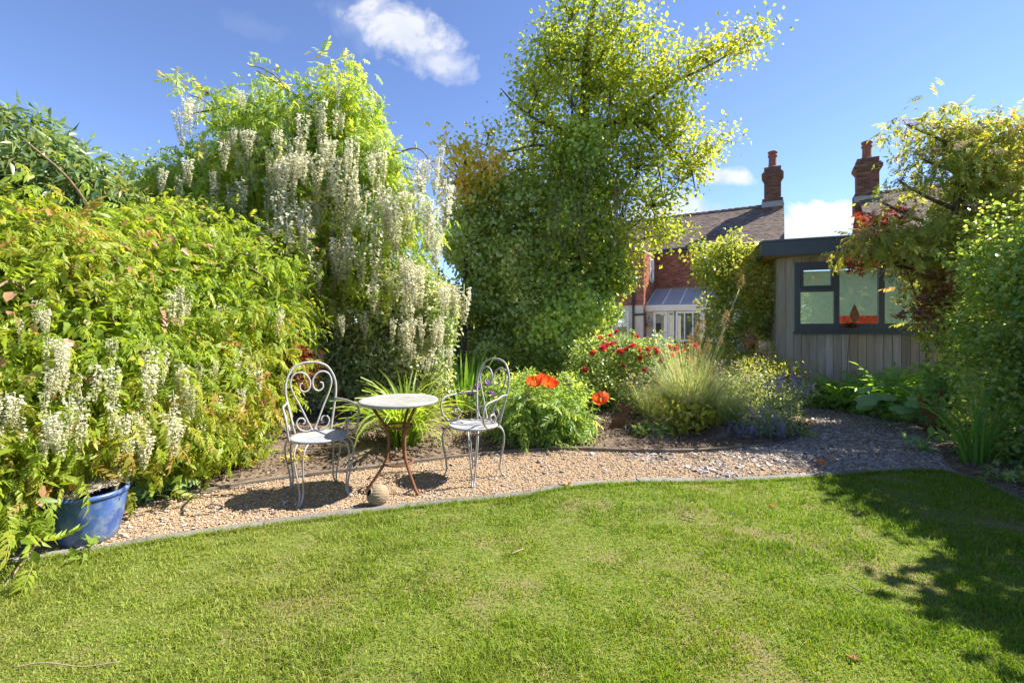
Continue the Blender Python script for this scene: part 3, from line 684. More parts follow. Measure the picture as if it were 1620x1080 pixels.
# ---- timber garden room
C2 = V3(4.8, 8.2); D2 = V3(.927, -.375); N2 = V3(.375, .927); FR2 = -N2
room = thing('garden_room', 'silvered timber clad garden room with an anthracite flat roof', 'garden room', C2)
ro = V3(0, 0); LW, DP = 4.4, 2.6; WX0, WX1, WZ0, WZ1 = .25, 2.14, 1.21, 2.42
g = Geo()
for (x0, x1, z0, z1) in ((0, LW, 0, WZ0), (0, LW, WZ1, 2.52), (0, WX0, WZ0, WZ1), (WX1, LW, WZ0, WZ1)): fbox(g, ro, D2, N2, x0, x1, 0, .10, z0, z1)
fbox(g, ro, N2, D2, .1, DP, 0, .10, 0, 2.52); fbox(g, ro+D2*LW, N2, D2, 0, DP, -.1, 0, 0, 2.52)
core = g.build('wall', M['mint'], room, smooth=False)
g = Geo(); fbox(g, ro+N2*DP, D2, N2, 0, LW, -.10, 0, 0, 2.52); g.build('rear_wall', M['mint'], room, smooth=False)
g = Geo(); fbox(g, ro, D2, N2, .1, LW-.1, .1, DP-.1, .02, .12); g.build('floor', M['floor'], room, smooth=False)
bw = .118; k = 0
meshes = {}
def board(x0, x1, z0, z1, o, u, w):
    g = Geo(); fbox(g, o, u, w, x0, x1, .004, .024+random.uniform(0, .004), z0, z1); g.build('board', M['board'], core, smooth=False)
x = 0.0
while x < LW-.02:
    xb = min(x+bw-.007, LW)
    if xb <= WX0+.02 or x >= WX1-.02: board(x, xb, .02, 2.52, ro, D2, FR2)
    else: board(x, xb, .02, WZ0-.006, ro, D2, FR2); board(x, xb, WZ1+.006, 2.52, ro, D2, FR2)
    x += bw
x = .02
while x < DP-.05:
    board(x, min(x+.078, DP), .02, 2.52, ro, N2, -D2); x += .086
# roof: slab with an unseen opening added to let sun inside, fascia all round
g = Geo(); OV = .30
for (x0, x1, y0, y1) in ((-.10, LW, -.10, .65), (-.10, LW, 2.0, DP+.1), (-.10, .5, .65, 2.0), (LW-.5, LW, .65, 2.0)): fbox(g, ro, D2, N2, x0, x1, y0, y1, 2.56, 2.74)
g.build('roof', M['anthracite'], room, smooth=False)
g = Geo(); fbox(g, ro, D2, FR2, -OV, LW+OV, .26, .30, 2.53, 2.775); g.build('fascia', M['anthracite2'], room, smooth=False)
g = Geo(); fbox(g, ro, N2, -D2, -.26, DP+.2, OV-.04, OV, 2.53, 2.775); g.build('fascia', M['anthracite2'], room, smooth=False)
g = Geo(); fbox(g, ro, D2, FR2, -OV, LW+OV, .20, .315, 2.776, 2.81); fbox(g, ro, N2, -D2, -.19, DP+.2, OV-.11, OV+.015, 2.776, 2.81); g.build('roof_trim', M['anthracite'], room, smooth=False)
g = Geo(); fbox(g, ro, D2, FR2, -OV+.04, LW+OV, .026, .258, 2.53, 2.55); fbox(g, ro, N2, -D2, .0, DP, .026, OV-.042, 2.53, 2.55); g.build('soffit', M['soffit'], room, smooth=False)
# window
g = Geo(); fw = .085
def fr(g, x0, x1, z0, z1, a=-.04, b=.045): fbox(g, ro, D2, FR2, x0, x1, a, b, z0, z1)
fr(g, WX0, WX1, WZ0, WZ0+.135); fr(g, WX0, WX1, WZ1-fw, WZ1); fr(g, WX0, WX0+fw, WZ0+.135, WZ1-fw); fr(g, WX1-fw, WX1, WZ0+.135, WZ1-fw)
for xm in (.87, 1.50): fr(g, xm-.04, xm+.04, WZ0+.135, WZ1-fw, -.038, .043)
fr(g, WX0+fw, .83, 1.90, 1.965, -.036, .041)
fr(g, WX0-.02, WX1+.02, WZ0-.045, WZ0-.001, -.02, .085)
wf = g.build('window', M['anthracite'], room, smooth=False)
g = Geo(); fw2 = .042
for (x0, x1, z0, z1) in ((WX0+fw+.002, .828, 1.967, WZ1-fw-.002),):
    fr(g, x0, x1, z0, z0+fw2, 0, .060); fr(g, x0, x1, z1-fw2, z1, 0, .060); fr(g, x0, x0+fw2, z0+fw2, z1-fw2, 0, .060); fr(g, x1-fw2, x1, z0+fw2, z1-fw2, 0, .060)
g.build('opening_light', M['anthracite2'], wf, smooth=False)
for (x0, x1, z0, z1) in ((WX0+.06, .85, 1.945, WZ1-.06), (WX0+.06, .85, WZ0+.06, 1.92), (.89, 1.48, WZ0+.06, WZ1-.06), (1.52, WX1-.06, WZ0+.06, WZ1-.06)):
    g = Geo(); fr(g, x0, x1, z0, z1, .004, .010); g.build('pane', M['glass'], wf, smooth=False)
sofa = thing('sofa', 'red sofa back seen through the garden room window', 'sofa', C2+D2*1.45+N2*.75)
g = Geo(); fbox(g, V3(0, 0), D2, N2, -.33, .30, -.09, .09, .12, 1.49); g.build('backrest', M['red'], sofa, smooth=False)
g = Geo(); fbox(g, V3(0, 0), D2, N2, -.33, .30, .09, .75, .12, .55); g.build('seat', M['red'], sofa, smooth=False)

# ---- old outbuilding door behind the shrubs
ob = thing('outbuilding', 'low outbuilding with a dark blue door behind the wisteria', 'outbuilding', (-1.5, 10.4, 0))
o0 = V3(0, 0); ex, ey = V3(1, 0), V3(0, -1)
g = Geo(); fbox(g, o0, ex, ey, -.9, .12, -1.6, -.05, 0, 2.0); fbox(g, o0, ex, ey, .66, .9, -1.6, 0, 0, 2.0); fbox(g, o0, ex, ey, .12, .66, -1.6, -.02, 1.47, 2.0); g.build('wall', M['render'], ob, smooth=False)
dd = Geo(); fbox(dd, o0, ex, ey, .12, .66, -.09, -.05, 0, 1.46); door = dd.build('door', M['bluedoor'], ob, smooth=False)
for k in range(4):
    g = Geo(); fbox(g, o0, ex, ey, .125+k*.134, .125+k*.134+.126, -.05, -.035+.003*k, .02, 1.455); g.build('board', M['bluedoor'], door, smooth=False)
g = Geo(); g.lathe([(.0, 0), (.02, 0), (.025, .02), (0, .03)], 10, (.58, .06, .75)); g.build('knob', M['iron'], door)
bricks(o0+ex*.66, ex, ey, .24, .0, 1.95, M['brick'], ob)
# ================================================================== garden furniture and ornaments
def chair(name, label, loc, ang, group):
    """wire armchair; local +X is the way it faces"""
    t = thing(name, label, 'garden chair', loc, ang, group)
    zs = .455
    # round sheet seat with rolled rim
    g = Geo(); g.lathe([(0, zs-.004), (.10, zs-.003), (.185, zs+.002), (.207, zs+.006), (.214, zs-.002), (.207, zs-.012), (.18, zs-.012), (0, zs-.014)], 40, (0, 0, 0)); g.build('seat', M['seat'], t)
    # hoop of the back: leaning slightly backwards
    def bp(y, z): return np.array((-.185-.17*(z-zs), y, z))
    hoop = [(-.135, zs-.01), (-.165, .60), (-.192, .76), (-.185, .87), (-.135, .965), (-.06, 1.003), (0, 1.008)]
    pts = hoop+[(-y, z) for y, z in hoop[-2::-1]]
    g = Geo(); g.tube(spline([bp(*p) for p in pts], 6), .0095, 8); g.build('back_frame', M['chair'], t)
    heart = [(0.004, zs+.01), (.035, .53), (.085, .65), (.135, .76), (.158, .84), (.14, .905), (.095, .93), (.045, .915), (.014, .87), (.010, .825), (.028, .785), (.062, .775), (.088, .80), (.085, .835), (.066, .842)]
    for s in (1, -1):
        g = Geo(); g.tube(spline([bp(s*y, z)+np.array((.006, 0, 0)) for y, z in heart], 6), .0075, 7); g.build('heart_scroll', M['chair'], t)
        low = [(.006, zs+.025), (.05, zs+.012), (.10, zs+.03), (.125, zs+.075), (.108, zs+.112), (.075, zs+.112), (.062, zs+.085), (.078, zs+.068)]
        g = Geo(); g.tube(spline([bp(s*y, z)+np.array((.012, 0, 0)) for y, z in low], 6), .0065, 7); g.build('lower_scroll', M['chair'], t)
    for s in (1, -1):
        b = bp(s*.186, .70)
        arm = [b, b+(.08, s*.02, .004), (-.05, s*.245, .695), (.075, s*.262, .680), (.125, s*.262, .655), (.145, s*.258, .60), (.13, s*.25, .53), (.085, s*.235, .475), (.03, s*.222, .462), (-.025, s*.218, .485), (-.045, s*.218, .53), (-.02, s*.218, .562), (.015, s*.218, .555), (.02, s*.218, .53), (.004, s*.218, .522)]
        g = Geo(); g.tube(spline(arm, 6), .0085, 7); g.build('armrest', M['chair'], t)
    for a in (45, 135, 225, 315):
        c, sn = math.cos(R(a)), math.sin(R(a)); er, et = np.array((c, sn, 0)), np.array((-sn, c, 0)); g = Geo()
        for s in (1, -1):
            prof = [(.175, .042, zs-.014), (.228, .040, zs-.022), (.262, .037, zs-.075), (.262, .031, .29), (.240, .021, .17), (.230, .013, .08), (.245, .009, .028), (.272, .008, .006)]
            g.tube(spline([er*r+et*s*w+Zv*z for r, w, z in prof], 5), .0068, 6)
        g.build('leg', M['chair'], t)
    return t
gl = G(505, 782); gr = G(749, 754)
chair('garden_chair', 'pale wire garden chair with heart scroll back, nearest the blue pot', gl, math.atan2(-.80, .60), 'wire garden chairs at the bistro table')
chair('garden_chair', 'pale wire garden chair with heart scroll back, beside the orange poppies', gr, math.atan2(-.76, -.65), 'wire garden chairs at the bistro table')

tb = thing('bistro_table', 'round bistro table with a pale zinc top on rusty curved legs', 'table', G(631, 771), .35)
g = Geo(); g.lathe([(0, .712), (.29, .712), (.307, .716), (.314, .710), (.314, .694), (.305, .688), (.29, .694), (0, .696)], 56); g.build('tabletop', M['zinc'], tb)
for k in range(3):
    a = R(-62+120*k); er = np.array((math.cos(a), math.sin(a), 0))
    g = Geo(); g.tube(spline([er*r+Zv*z for r, z in [(.225, .688), (.205, .66), (.16, .59), (.115, .52), (.088, .45), (.078, .38), (.085, .29), (.105, .22), (.14, .16), (.19, .085), (.24, .02), (.262, .006)]], 5), .0115, 8); g.build('leg', M['rust'], tb)
for z, r in ((.50, .106), (.205, .108)):
    g = Geo(); th = np.linspace(0, 2*math.pi, 33); g.tube(np.stack([r*np.cos(th), r*np.sin(th), np.full(33, z)], 1), .0085, 7, cap=False); g.build('ring', M['rust'], tb)
g = Geo(); th = np.linspace(0, 2*math.pi, 49); g.tube(np.stack([.225*np.cos(th), .225*np.sin(th), np.full(49, .683)], 1), .008, 6, cap=False); g.build('top_ring', M['rust'], tb)

# wicker ball with a round entrance
ballc = G(598, 799); br = .079
bl_ = thing('wicker_ball', 'woven straw ball with a small round entrance hole lying on the gravel', 'wicker ball', ballc)
g = Geo(); nu, nv = 64, 44
th = np.arange(nu)*2*math.pi/nu; V = []; A_ = []
for j in range(nv+1):
    ph = math.pi*j/nv
    for i in range(nu):
        wave = ph*26+1.2*math.sin(th[i]*2+1)+.9*math.sin(th[i]*5+ph*3)
        rr = br*(1+.022*math.sin(wave)+.018*math.sin(th[i]*23+j)+random.uniform(-.012, .012))
        V.append((rr*math.sin(ph)*math.cos(th[i]), rr*math.sin(ph)*math.sin(th[i]), rr*math.cos(ph)*.98+br*.97)); A_.append(.5+.16*math.sin(wave)+random.uniform(-.3, .3))
V = np.array(V); hd_ = norm(np.array((-.62, -.62, .42))); dirs = norm(V-np.array((0, 0, br*.97))); ang = np.arccos(np.clip(dirs@hd_, -1, 1))
k = np.arange(nu); q = np.concatenate([np.stack([j*nu+k, (j+1)*nu+k, (j+1)*nu+(k+1) % nu, j*nu+(k+1) % nu], 1) for j in range(nv)])
q = q[(ang[q] > .30).all(1)]; g.add(V, [q], np.clip(A_, 0, 1)); g.build('woven_shell', M['wicker'], bl_)
g = Geo(); g.lathe([(0, .012), (br*.6, .03), (br*.90, br*.9), (br*.6, br*1.7), (0, br*1.88)], 24); g.build('shade_core', M['dark'], bl_)  # near-black core: shade inside the ball put into its colour
u_ = norm(np.cross(hd_, Zv)); v_ = np.cross(hd_, u_); cc = hd_*br*.955+np.array((0, 0, br*.97)); th = np.linspace(0, 2*math.pi, 25)
g = Geo(); g.tube(cc+np.cos(th)[:, None]*u_*.026+np.sin(th)[:, None]*v_*.026, .006, 6, .3, cap=False); g.build('hole_rim', M['wicker'], bl_)

# blue glazed pot full of dry litter
pc = G(142, 852); pot = thing('plant_pot', 'blue glazed pot of dried plant litter under the wisteria', 'plant pot', pc)
prof = [(0, .0), (.135, .0), (.148, .012), (.165, .07), (.184, .16), (.195, .25), (.200, .30), (.208, .308), (.214, .322), (.210, .338), (.198, .342), (.188, .334), (.184, .30), (.18, .26), (0, .26)]
g = Geo(); g.lathe(prof[:7]+[(.1995, .305)], 56); g.build('pot_body', M['blueglaze'], pot)
g = Geo(); g.lathe([(.1995, .305)]+prof[7:], 56); g.build('pot_rim', M['blueglaze'], pot)
n = 900; rr = .183*np.sqrt(rng.random(n)); aa = rng.uniform(0, 6.283, n); x, y = rr*np.cos(aa), rr*np.sin(aa)
g = Geo(); nr = 10; ths = np.arange(24)*2*math.pi/24; V = [(0, 0, .335)]
for j in range(1, nr+1):
    for t in ths:
        r_ = .186*j/nr; xx, yy = r_*math.cos(t), r_*math.sin(t); V.append((xx, yy, .325+.065*(xx/.18)*.8+.045*(1-(j/nr)**2)+.012*math.sin(xx*90)*math.cos(yy*70)))
fs = [np.stack([np.zeros(24, int), 1+np.arange(24), 1+(np.arange(24)+1) % 24], 1)]
for j in range(nr-1): a_ = 1+j*24; fs.append(np.stack([a_+np.arange(24), a_+24+np.arange(24), a_+24+(np.arange(24)+1) % 24, a_+(np.arange(24)+1) % 24], 1))
g.add(V, fs, rng.random(len(V)))
z = .33+.065*(x/.18)*.8+.045*(1-(rr/.186)**2)
Vb, Fb, rb = blades(np.stack([x, y, z-.01], 1), rng.uniform(.015, .045, n), rng.uniform(.003, .006, n), rng.uniform(.6, 1.6, n), rng.random(n)); g.add(Vb, Fb, rb)
g.build('dry_litter', M['straw'], pot, kind='stuff')

pot.scale = (.89, .89, .89)
# rusted steel silhouettes
def plate(name, outline, label, cat, loc, ang, scale, thick, matn, stake=None, tilt=0):
    t = thing(name, label, cat, loc, ang)
    pts = spline(np.array(outline+[outline[0]], float), 4)[:-1]*scale
    g = Geo(); g.poly(pts, -thick/2, thick/2, (np.zeros(3), V3(1, 0), Zv, V3(0, -1))); g.build('plate', M[matn], t, smooth=False)
    if stake:
        g = Geo()
        for x, z1 in stake: g.tube([(x, 0, -.08), (x, 0, z1)], .005, 6)
        g.build('stake', M[matn], t)
    return t
hare_o = [(0, .0), (.18, .02), (.36, .0), (.56, .06), (.64, .20), (.71, .40), (.75, .58), (.82, .68), (.88, .80), (.87, .92), (.76, .94), (.66, .90), (.56, .96), (.40, .97), (.30, .93), (.42, .88), (.54, .82), (.55, .72), (.46, .62), (.34, .50), (.20, .34), (.08, .16)]
pl_ = G(960, 684); plate('rusted_hare', hare_o, 'rusty steel silhouette of a sitting hare on the bare flower bed', 'garden ornament', pl_+np.array((0, 0, .02)), .1, .335, .008, 'rust', [(.09, .1), (.17, .15)])
bird_o = [(.0, .74), (.06, .82), (.12, .76), (.18, .64), (.28, .53), (.42, .45), (.56, .41), (.67, .43), (.75, .56), (.82, .80), (.90, 1.06), (.98, 1.0), (.93, .70), (.88, .46), (.82, .20), (.70, .02), (.55, -.05), (.40, .02), (.27, .16), (.15, .36), (.06, .54), (-.05, .67)]
pb = G(1474, 690); plate('rusted_bird', bird_o, 'rusty steel bird with upright tail standing on a stake at the border edge', 'garden ornament', pb+np.array((-.20, -.05, .22)), .12, .32, .008, 'rustbright', [(.16, .05), (.20, .05)])
for o in list(bpy.data.objects):
    if o.name.startswith('stake') and o.parent and o.parent.name.startswith('rusted_bird'):
        bpy.data.objects.remove(o)
bo = bpy.data.objects['rusted_bird']
g = Geo(); g.tube([(.18, 0, -.25), (.18, 0, .05)], .006, 6); g.build('stake', M['rustbright'], bo)
# rusted flower on a tall rod in front of the window
fz = 7.45; fp = P(1344, 590, fz); fb_ = np.array((fp[0]-.05, fp[1], 0)); ftop = P(1345, 519, fz)
rf_ = thing('rusted_flower', 'rusty metal lotus flower on a tall thin rod before the window', 'garden ornament', fb_)
g = Geo(); g.tube(spline([(0, 0, -.05), (.01, 0, .6), (.045, 0, 1.1), ftop-fb_], 6), .005, 6); g.build('rod', M['rust'], rf_)
g = Geo(); c0 = ftop-fb_
for ring, (n_, el, L_) in enumerate(((7, .25, .17), (7, .6, .15), (5, 1.0, .12))):
    for k in range(n_):
        a = 6.283*k/n_+ring*.4; d = np.array((math.cos(a)*math.cos(el), math.sin(a)*math.cos(el), math.sin(el))); s = np.array((-math.sin(a), math.cos(a), 0)); nn = np.cross(d, s)
        pts = [c0, c0+d*L_*.5+s*.035-nn*.015, c0+d*L_+nn*-.0, c0+d*L_*.5-s*.035-nn*.015, c0+d*L_*.5+nn*.014]
        g.add(pts, [np.array([(0, 1, 4), (1, 2, 4), (2, 3, 4), (3, 0, 4)])])
g.build('petals', M['rust'], rf_)
lf_c = P(1352, 497, fz)-fb_
pts = np.array([(0, -.14), (.06, -.08), (.075, 0), (.04, .09), (0, .17), (-.04, .09), (-.075, 0), (-.06, -.08)])
g = Geo(); g.poly(pts, -.003, .003, (lf_c, V3(1, 0), Zv, V3(0, -1))); g.tube([c0, lf_c-Zv*.1, lf_c+Zv*.1], .005, 5); g.build('leaf_plate', M['rustbright'], rf_, smooth=False)

# plant hoop support behind the poppies
hp = P(884, 606, 5.6); hoop = thing('plant_support', 'thin rusty ring plant support above the poppy leaves', 'plant support', (hp[0], hp[1], 0))
th = np.linspace(0, 2*math.pi, 33); g = Geo(); g.tube(np.stack([.17*np.cos(th), .17*np.sin(th), np.full(33, hp[2])+.025*np.cos(th)], 1), .0045, 5, cap=False); g.build('ring', M['vine'], hoop)
g = Geo(); [g.tube([(.17*math.cos(a), .17*math.sin(a), 0), (.17*math.cos(a), .17*math.sin(a), hp[2])], .004, 5) for a in (.5, 2.6, 4.7)]; g.build('legs', M['vine'], hoop)
# patio things by the back wall
pz = 9.6; pt = P(1186, 556, pz); pt_b = np.array((pt[0]-.1, pt[1], 0))
bench = thing('patio_table', 'small wooden table beside the dark drainpipe at the garden room corner', 'table', pt_b)
zt = pt[2]; g = Geo(); g.abox(-.30, .28, -.22, .22, zt-.035, zt); g.build('tabletop', M['timber'], bench, smooth=False)
for x in (-.26, .24):
    for y in (-.18, .18): g = Geo(); g.abox(x-.02, x+.02, y-.02, y+.02, 0, zt-.036); g.build('leg', M['timber'], bench, smooth=False)
tp = thing('terracotta_pot', 'small terracotta pot on the patio table end', 'plant pot', pt_b+np.array((.12, -.02, zt)))
g = Geo(); g.lathe([(0, 0), (.065, 0), (.085, .14), (.10, .142), (.105, .19), (.09, .192), (.085, .15), (0, .15)], 24); g.build('pot_body', M['terracotta'], tp)
br_ = thing('fire_bowl', 'black iron bowl on legs in front of the timber corner', 'fire bowl', pt_b+np.array((.36, -.5, 0)))
g = Geo(); g.lathe([(0, .42), (.10, .43), (.17, .50), (.19, .58), (.175, .58), (.15, .5), (0, .46)], 24); g.build('bowl', M['iron'], br_)
for a in (0, 2.1, 4.2): g = Geo(); g.tube([(.1*math.cos(a), .1*math.sin(a), .45), (.17*math.cos(a), .17*math.sin(a), 0)], .012, 6); g.build('leg', M['iron'], br_)

# fallen leaves and twigs
def curl_leaf(name, px, py, size, mat, label, cat='fallen leaf', yaw=0.0):
    p = G(px, py); g = Geo(); pts = []
    o = [(-.5, 0), (-.25, .22), (-.05, .42), (.1, .2), (.5, .05), (.15, -.12), (-.05, -.4), (-.28, -.2)]
    V = [(x*size, y*size, .012+size*.5*abs(y)+size*.25*x*x+.2*size) for x, y in o]+[(0, 0, .014)]
    g.add(V, [np.array([(i, (i+1) % 8, 8) for i in range(8)])], rng.random(9)); o_ = g.build(name, M[mat], None, loc=p, label=label, cat=cat); o_.rotation_euler = (0, 0, yaw); return o_
curl_leaf('fallen_leaf', 1300, 737, .14, 'orange_leaf', 'curled orange leaf lying on the grey slate path', yaw=.3)
curl_leaf('fallen_leaf', 898, 771, .10, 'orange_leaf', 'flat orange leaf by the lawn edging below the poppies', yaw=1.2)
curl_leaf('fallen_leaf', 1222, 804, .05, 'orange_leaf', 'small orange leaf on the sunny lawn', yaw=2)
curl_leaf('fallen_leaf', 1349, 1048, .05, 'dead_leaf', 'brown dead leaf on the front lawn near the picture bottom', yaw=2.4)
curl_leaf('fallen_leaf', 1282, 668, .09, 'dead_leaf', 'pale brown leaf on the slate beside the catmint', yaw=.4)
def twig(name, pts, r, label, cat='twig', mat='twig'):
    g = Geo(); g.tube(spline([G(*p)+np.array((0, 0, z)) for p, z in pts], 6), r, 5); return g.build(name, M[mat], None, label=label, cat=cat)
twig('twig', [((20, 1064), .02), ((70, 1060), .03), ((130, 1062), .02), ((190, 1056), .025)], .0022, 'thin brown twig on the lawn at the lower left corner')
twig('twig', [((808, 884), .03), ((828, 876), .03)], .004, 'short pale twig on the middle of the lawn')
twig('twig', [((1340, 934), .035), ((1362, 945), .03)], .004, 'short dry stick on the lawn near the shade')
twig('twig', [((1078, 822), .03), ((1100, 828), .03)], .0045, 'dry stick on the lawn below the sunny edging')
twig('twig', [((5, 935), .02), ((60, 885), .10), ((110, 850), .26)], .006, 'bare brown stem leaning from the lawn corner to the blue pot', mat='vine')
twig('twig', [((195, 788), .12), ((230, 781), .10), ((262, 775), .08)], .008, 'bare woody stem reaching right from the blue pot', mat='vine')
# ================================================================== plants
T_DIA = (np.array([(0, 0, 0), (.45, -.5, .07), (1, 0, -.06), (.45, .5, .07)]), [np.array([(0, 1, 2), (0, 2, 3)])])
T_OVAL = (np.array([(0, 0, 0), (.28, -.42, .06), (.68, -.36, .03), (1, 0, -.10), (.68, .36, .03), (.28, .42, .06), (.5, 0, -.02)]), [np.array([(0, 1, 6), (1, 2, 6), (2, 3, 6), (3, 4, 6), (4, 5, 6), (5, 0, 6)])])
T_LANCE = (np.array([(0, 0, 0), (.35, -.5, .03), (1, 0, -.22), (.35, .5, .03), (.4, 0, -.03)]), [np.array([(0, 1, 4), (1, 2, 4), (2, 3, 4), (3, 0, 4)])])
def palmate(n=5, spread=1.9):
    V = [(0, 0, 0)]; Fs = []
    for k in range(n):
        a = (k/(n-1)-.5)*spread*1.6; L = 1-.35*abs(k/(n-1)-.5)*2
        c, s = math.cos(a), math.sin(a); b = len(V)
        V += [(.45*L*c+.13*s, .45*L*s-.13*c, .03), (L*c, L*s, -.08), (.45*L*c-.13*s, .45*L*s+.13*c, .03)]
        Fs.append((0, b, b+1, b+2))
    return (np.array(V), [np.array(Fs)])
T_PALM = palmate()
def pinnate(pairs=5, ll=.34, lw=.11, droop=.35, fine=False, ang=55, seed=5):
    V, Fs = [], []
    def leaf(p, d, n, L, W):
        d = norm(np.array(d)); n = norm(np.array(n)-d*np.dot(n, d)); s = np.cross(n, d); b = len(V)
        if fine:
            for (u, v, w) in T_LANCE[0]: V.append(tuple(p+d*u*L+s*v*W+n*w*L))
            Fs.extend([(b, b+1, b+4), (b+1, b+2, b+4), (b+2, b+3, b+4), (b+3, b, b+4)])
        else:
            for (u, v, w) in T_DIA[0]: V.append(tuple(p+d*u*L+s*v*W+n*w*L))
            Fs.extend([(b, b+1, b+2), (b, b+2, b+3)])
    r = np.random.default_rng(seed)
    ax = lambda t: np.array((t*(1-.12*t*t*droop), 0, -droop*t*t*.8))
    for i in range(pairs):
        t = .22+.70*i/pairs; p = ax(t); tan = norm(ax(t+.02)-p)
        for s in (1, -1):
            a = R(ang+r.uniform(-20, 20)); d = tan*math.cos(a)+np.array((0, s, 0))*math.sin(a)+np.array((0, 0, -.15-.75*r.random()))
            sc = 1-.25*abs(i/pairs-.45)
            leaf(p, d, (0, 0, 1), ll*sc, lw*(1.0 if not fine else 1.05))
    p = ax(.92); leaf(p, norm(ax(.95)-p)+np.array((0, 0, -.2)), (0, 0, 1), ll*1.05, lw)
    # rachis as a thin strip
    b = len(V); pts = [ax(t) for t in (0, .35, .7, .95)]
    for p in pts: V += [tuple(p+np.array((0, -.008, 0))), tuple(p+np.array((0, .008, 0)))]
    for i in range(3): Fs += [(b+2*i, b+2*i+1, b+2*i+3), (b+2*i, b+2*i+3, b+2*i+2)]
    return (np.array(V), [np.array(Fs)])
T_PIN = pinnate(); T_PINF = pinnate(fine=True, pairs=5, ll=.36, lw=.115, droop=.6); T_PINS = [pinnate(fine=True, pairs=p_, ll=.38, lw=.12, droop=dr_, ang=an_, seed=sd_) for p_, dr_, an_, sd_ in ((5, .9, 50, 1), (4, .3, 62, 2), (5, .6, 44, 3), (6, 1.1, 56, 4))]; T_PIN4 = [pinnate(pairs=p_, ll=.38, lw=.13, droop=dr_, ang=an_, seed=sd_) for p_, dr_, an_, sd_ in ((5, .9, 50, 1), (4, .3, 62, 2), (5, .6, 44, 3), (5, 1.1, 56, 4))]; T_FERN = pinnate(pairs=9, ll=.24, lw=.07, droop=.3, ang=68)
T_POPPY = pinnate(pairs=4, ll=.30, lw=.09, droop=.45, ang=42)

def blobs_px(lst, Z=None, rz=None):
    """(px, py, [Z,] rx, ry[, density]) in photograph pixels at a distance -> ellipsoids of real size"""
    out = []
    for b in lst:
        if Z is None: px, py, z, rx, ry = b[:5]; dn = b[5] if len(b) > 5 else 1.
        else: px, py, rx, ry = b[:4]; z = Z; dn = b[4] if len(b) > 4 else 1.
        z = z+random.uniform(-.12, .12)*(1 if Z else 0)
        ax, az = rx/F*z, ry/F*z
        out.append((P(px, py, z), np.array((ax, rz or max(ax, az)*.9, az)), dn))
    return out
def blob_w(c, r, dn=1.): return (np.array(c, float), np.array(r, float), dn)
def surfY(blobs, px, py, default=6.):
    d = np.array(((px-810)/F, 1, (515-py)/F)); o = np.array((0, 0, CAM_H)); best = None
    for c, r, dn in blobs:
        a = d/r; b = (o-c)/r; A2 = a@a; B2 = 2*a@b; C_ = b@b-1; D_ = B2*B2-4*A2*C_
        if D_ > 0:
            t = (-B2-math.sqrt(D_))/(2*A2)
            if t > .3 and (best is None or t < best): best = t
    return best if best else default
def crown(blobs, n, T, L, W, k=5, shell=.5, spread=None, up=.7, droop=.25, lump=.35, freq=1.6, jit=.16, shoots=.08, gap=.30, seed=0, lmin=.6, lmax=1.25, zmin=.02, face=.0):
    """leaf clusters through the outer part of the ellipsoids; returns arrays for scatter and the cluster tips"""
    r = np.random.default_rng(1000+seed)
    Cn = np.array([b[0] for b in blobs]); Rd = np.array([b[1] for b in blobs]); dn = np.array([b[2] for b in blobs])
    area = (Rd[:, 0]*Rd[:, 2]+Rd[:, 0]*Rd[:, 1]+Rd[:, 1]*Rd[:, 2])*dn; m = int(n/k*1.9)
    bi = r.choice(len(blobs), m, p=area/area.sum())
    d = norm(r.normal(0, 1, (m, 3))); rad = 1-shell*r.random(m)**1.4
    lum = vnoise((Cn[bi]+d*Rd[bi])*freq+seed*13.7); rad = rad*(1+lump*(lum-.5)*2)
    sh = r.random(m) < shoots; rad = np.where(sh, rad*r.uniform(1.05, 1.30, m), rad)
    c = Cn[bi]+d*Rd[bi]*rad[:, None]
    # thin out what lies deep inside other blobs, the far side, and where noise opens a gap
    deep = np.zeros(m, bool)
    for j in range(len(blobs)):
        q = np.linalg.norm((c-Cn[j])/Rd[j], axis=1); deep |= (q < .55) & (bi != j)
    g_ = vnoise(c*freq*2.3+seed*3.1+40)
    keep = (~deep | (r.random(m) < .15)) & ((d[:, 1] < .45) | (r.random(m) < .45)) & ((g_ > gap) | (r.random(m) < .25)) & (c[:, 2] > zmin)
    c, d, lum, sh = c[keep], d[keep], lum[keep], sh[keep]
    if len(c)*k > n: c, d, lum, sh = c[:n//k], d[:n//k], lum[:n//k], sh[:n//k]
    spread = spread or L*.8
    Pn = np.repeat(c, k, 0)+r.normal(0, spread, (len(c)*k, 3))*np.array((1, 1, .8)); dd = np.repeat(d, k, 0); nn = len(Pn)
    D = norm(dd*.55+r.normal(0, .6, (nn, 3))+np.array((0, 0, -droop))); N = norm(np.array((0, 0, up))+dd*.55+r.normal(0, .5, (nn, 3))+np.array((0, -face, 0)))
    base = .18+.5*vnoise(c*freq*.8+seed*7+9)+.22*(lum-.4)+.10*sh
    rnd = np.clip(np.repeat(base, k)+r.normal(0, jit, nn), 0, 1)
    Ls = L*r.uniform(lmin, lmax, nn); ok = Pn[:, 2] > zmin
    return Pn[ok], D[ok], N[ok], Ls[ok], Ls[ok]*W/L, rnd[ok], c
def foliage(parent, name, mat, blobs, n, T, L, W, **kw):
    a = crown(blobs, n, T, L, W, **kw); g = Geo(); g.scatter(T, *a[:5], a[5]); g.build(name, M[mat], parent, kind='stuff'); return a[6]
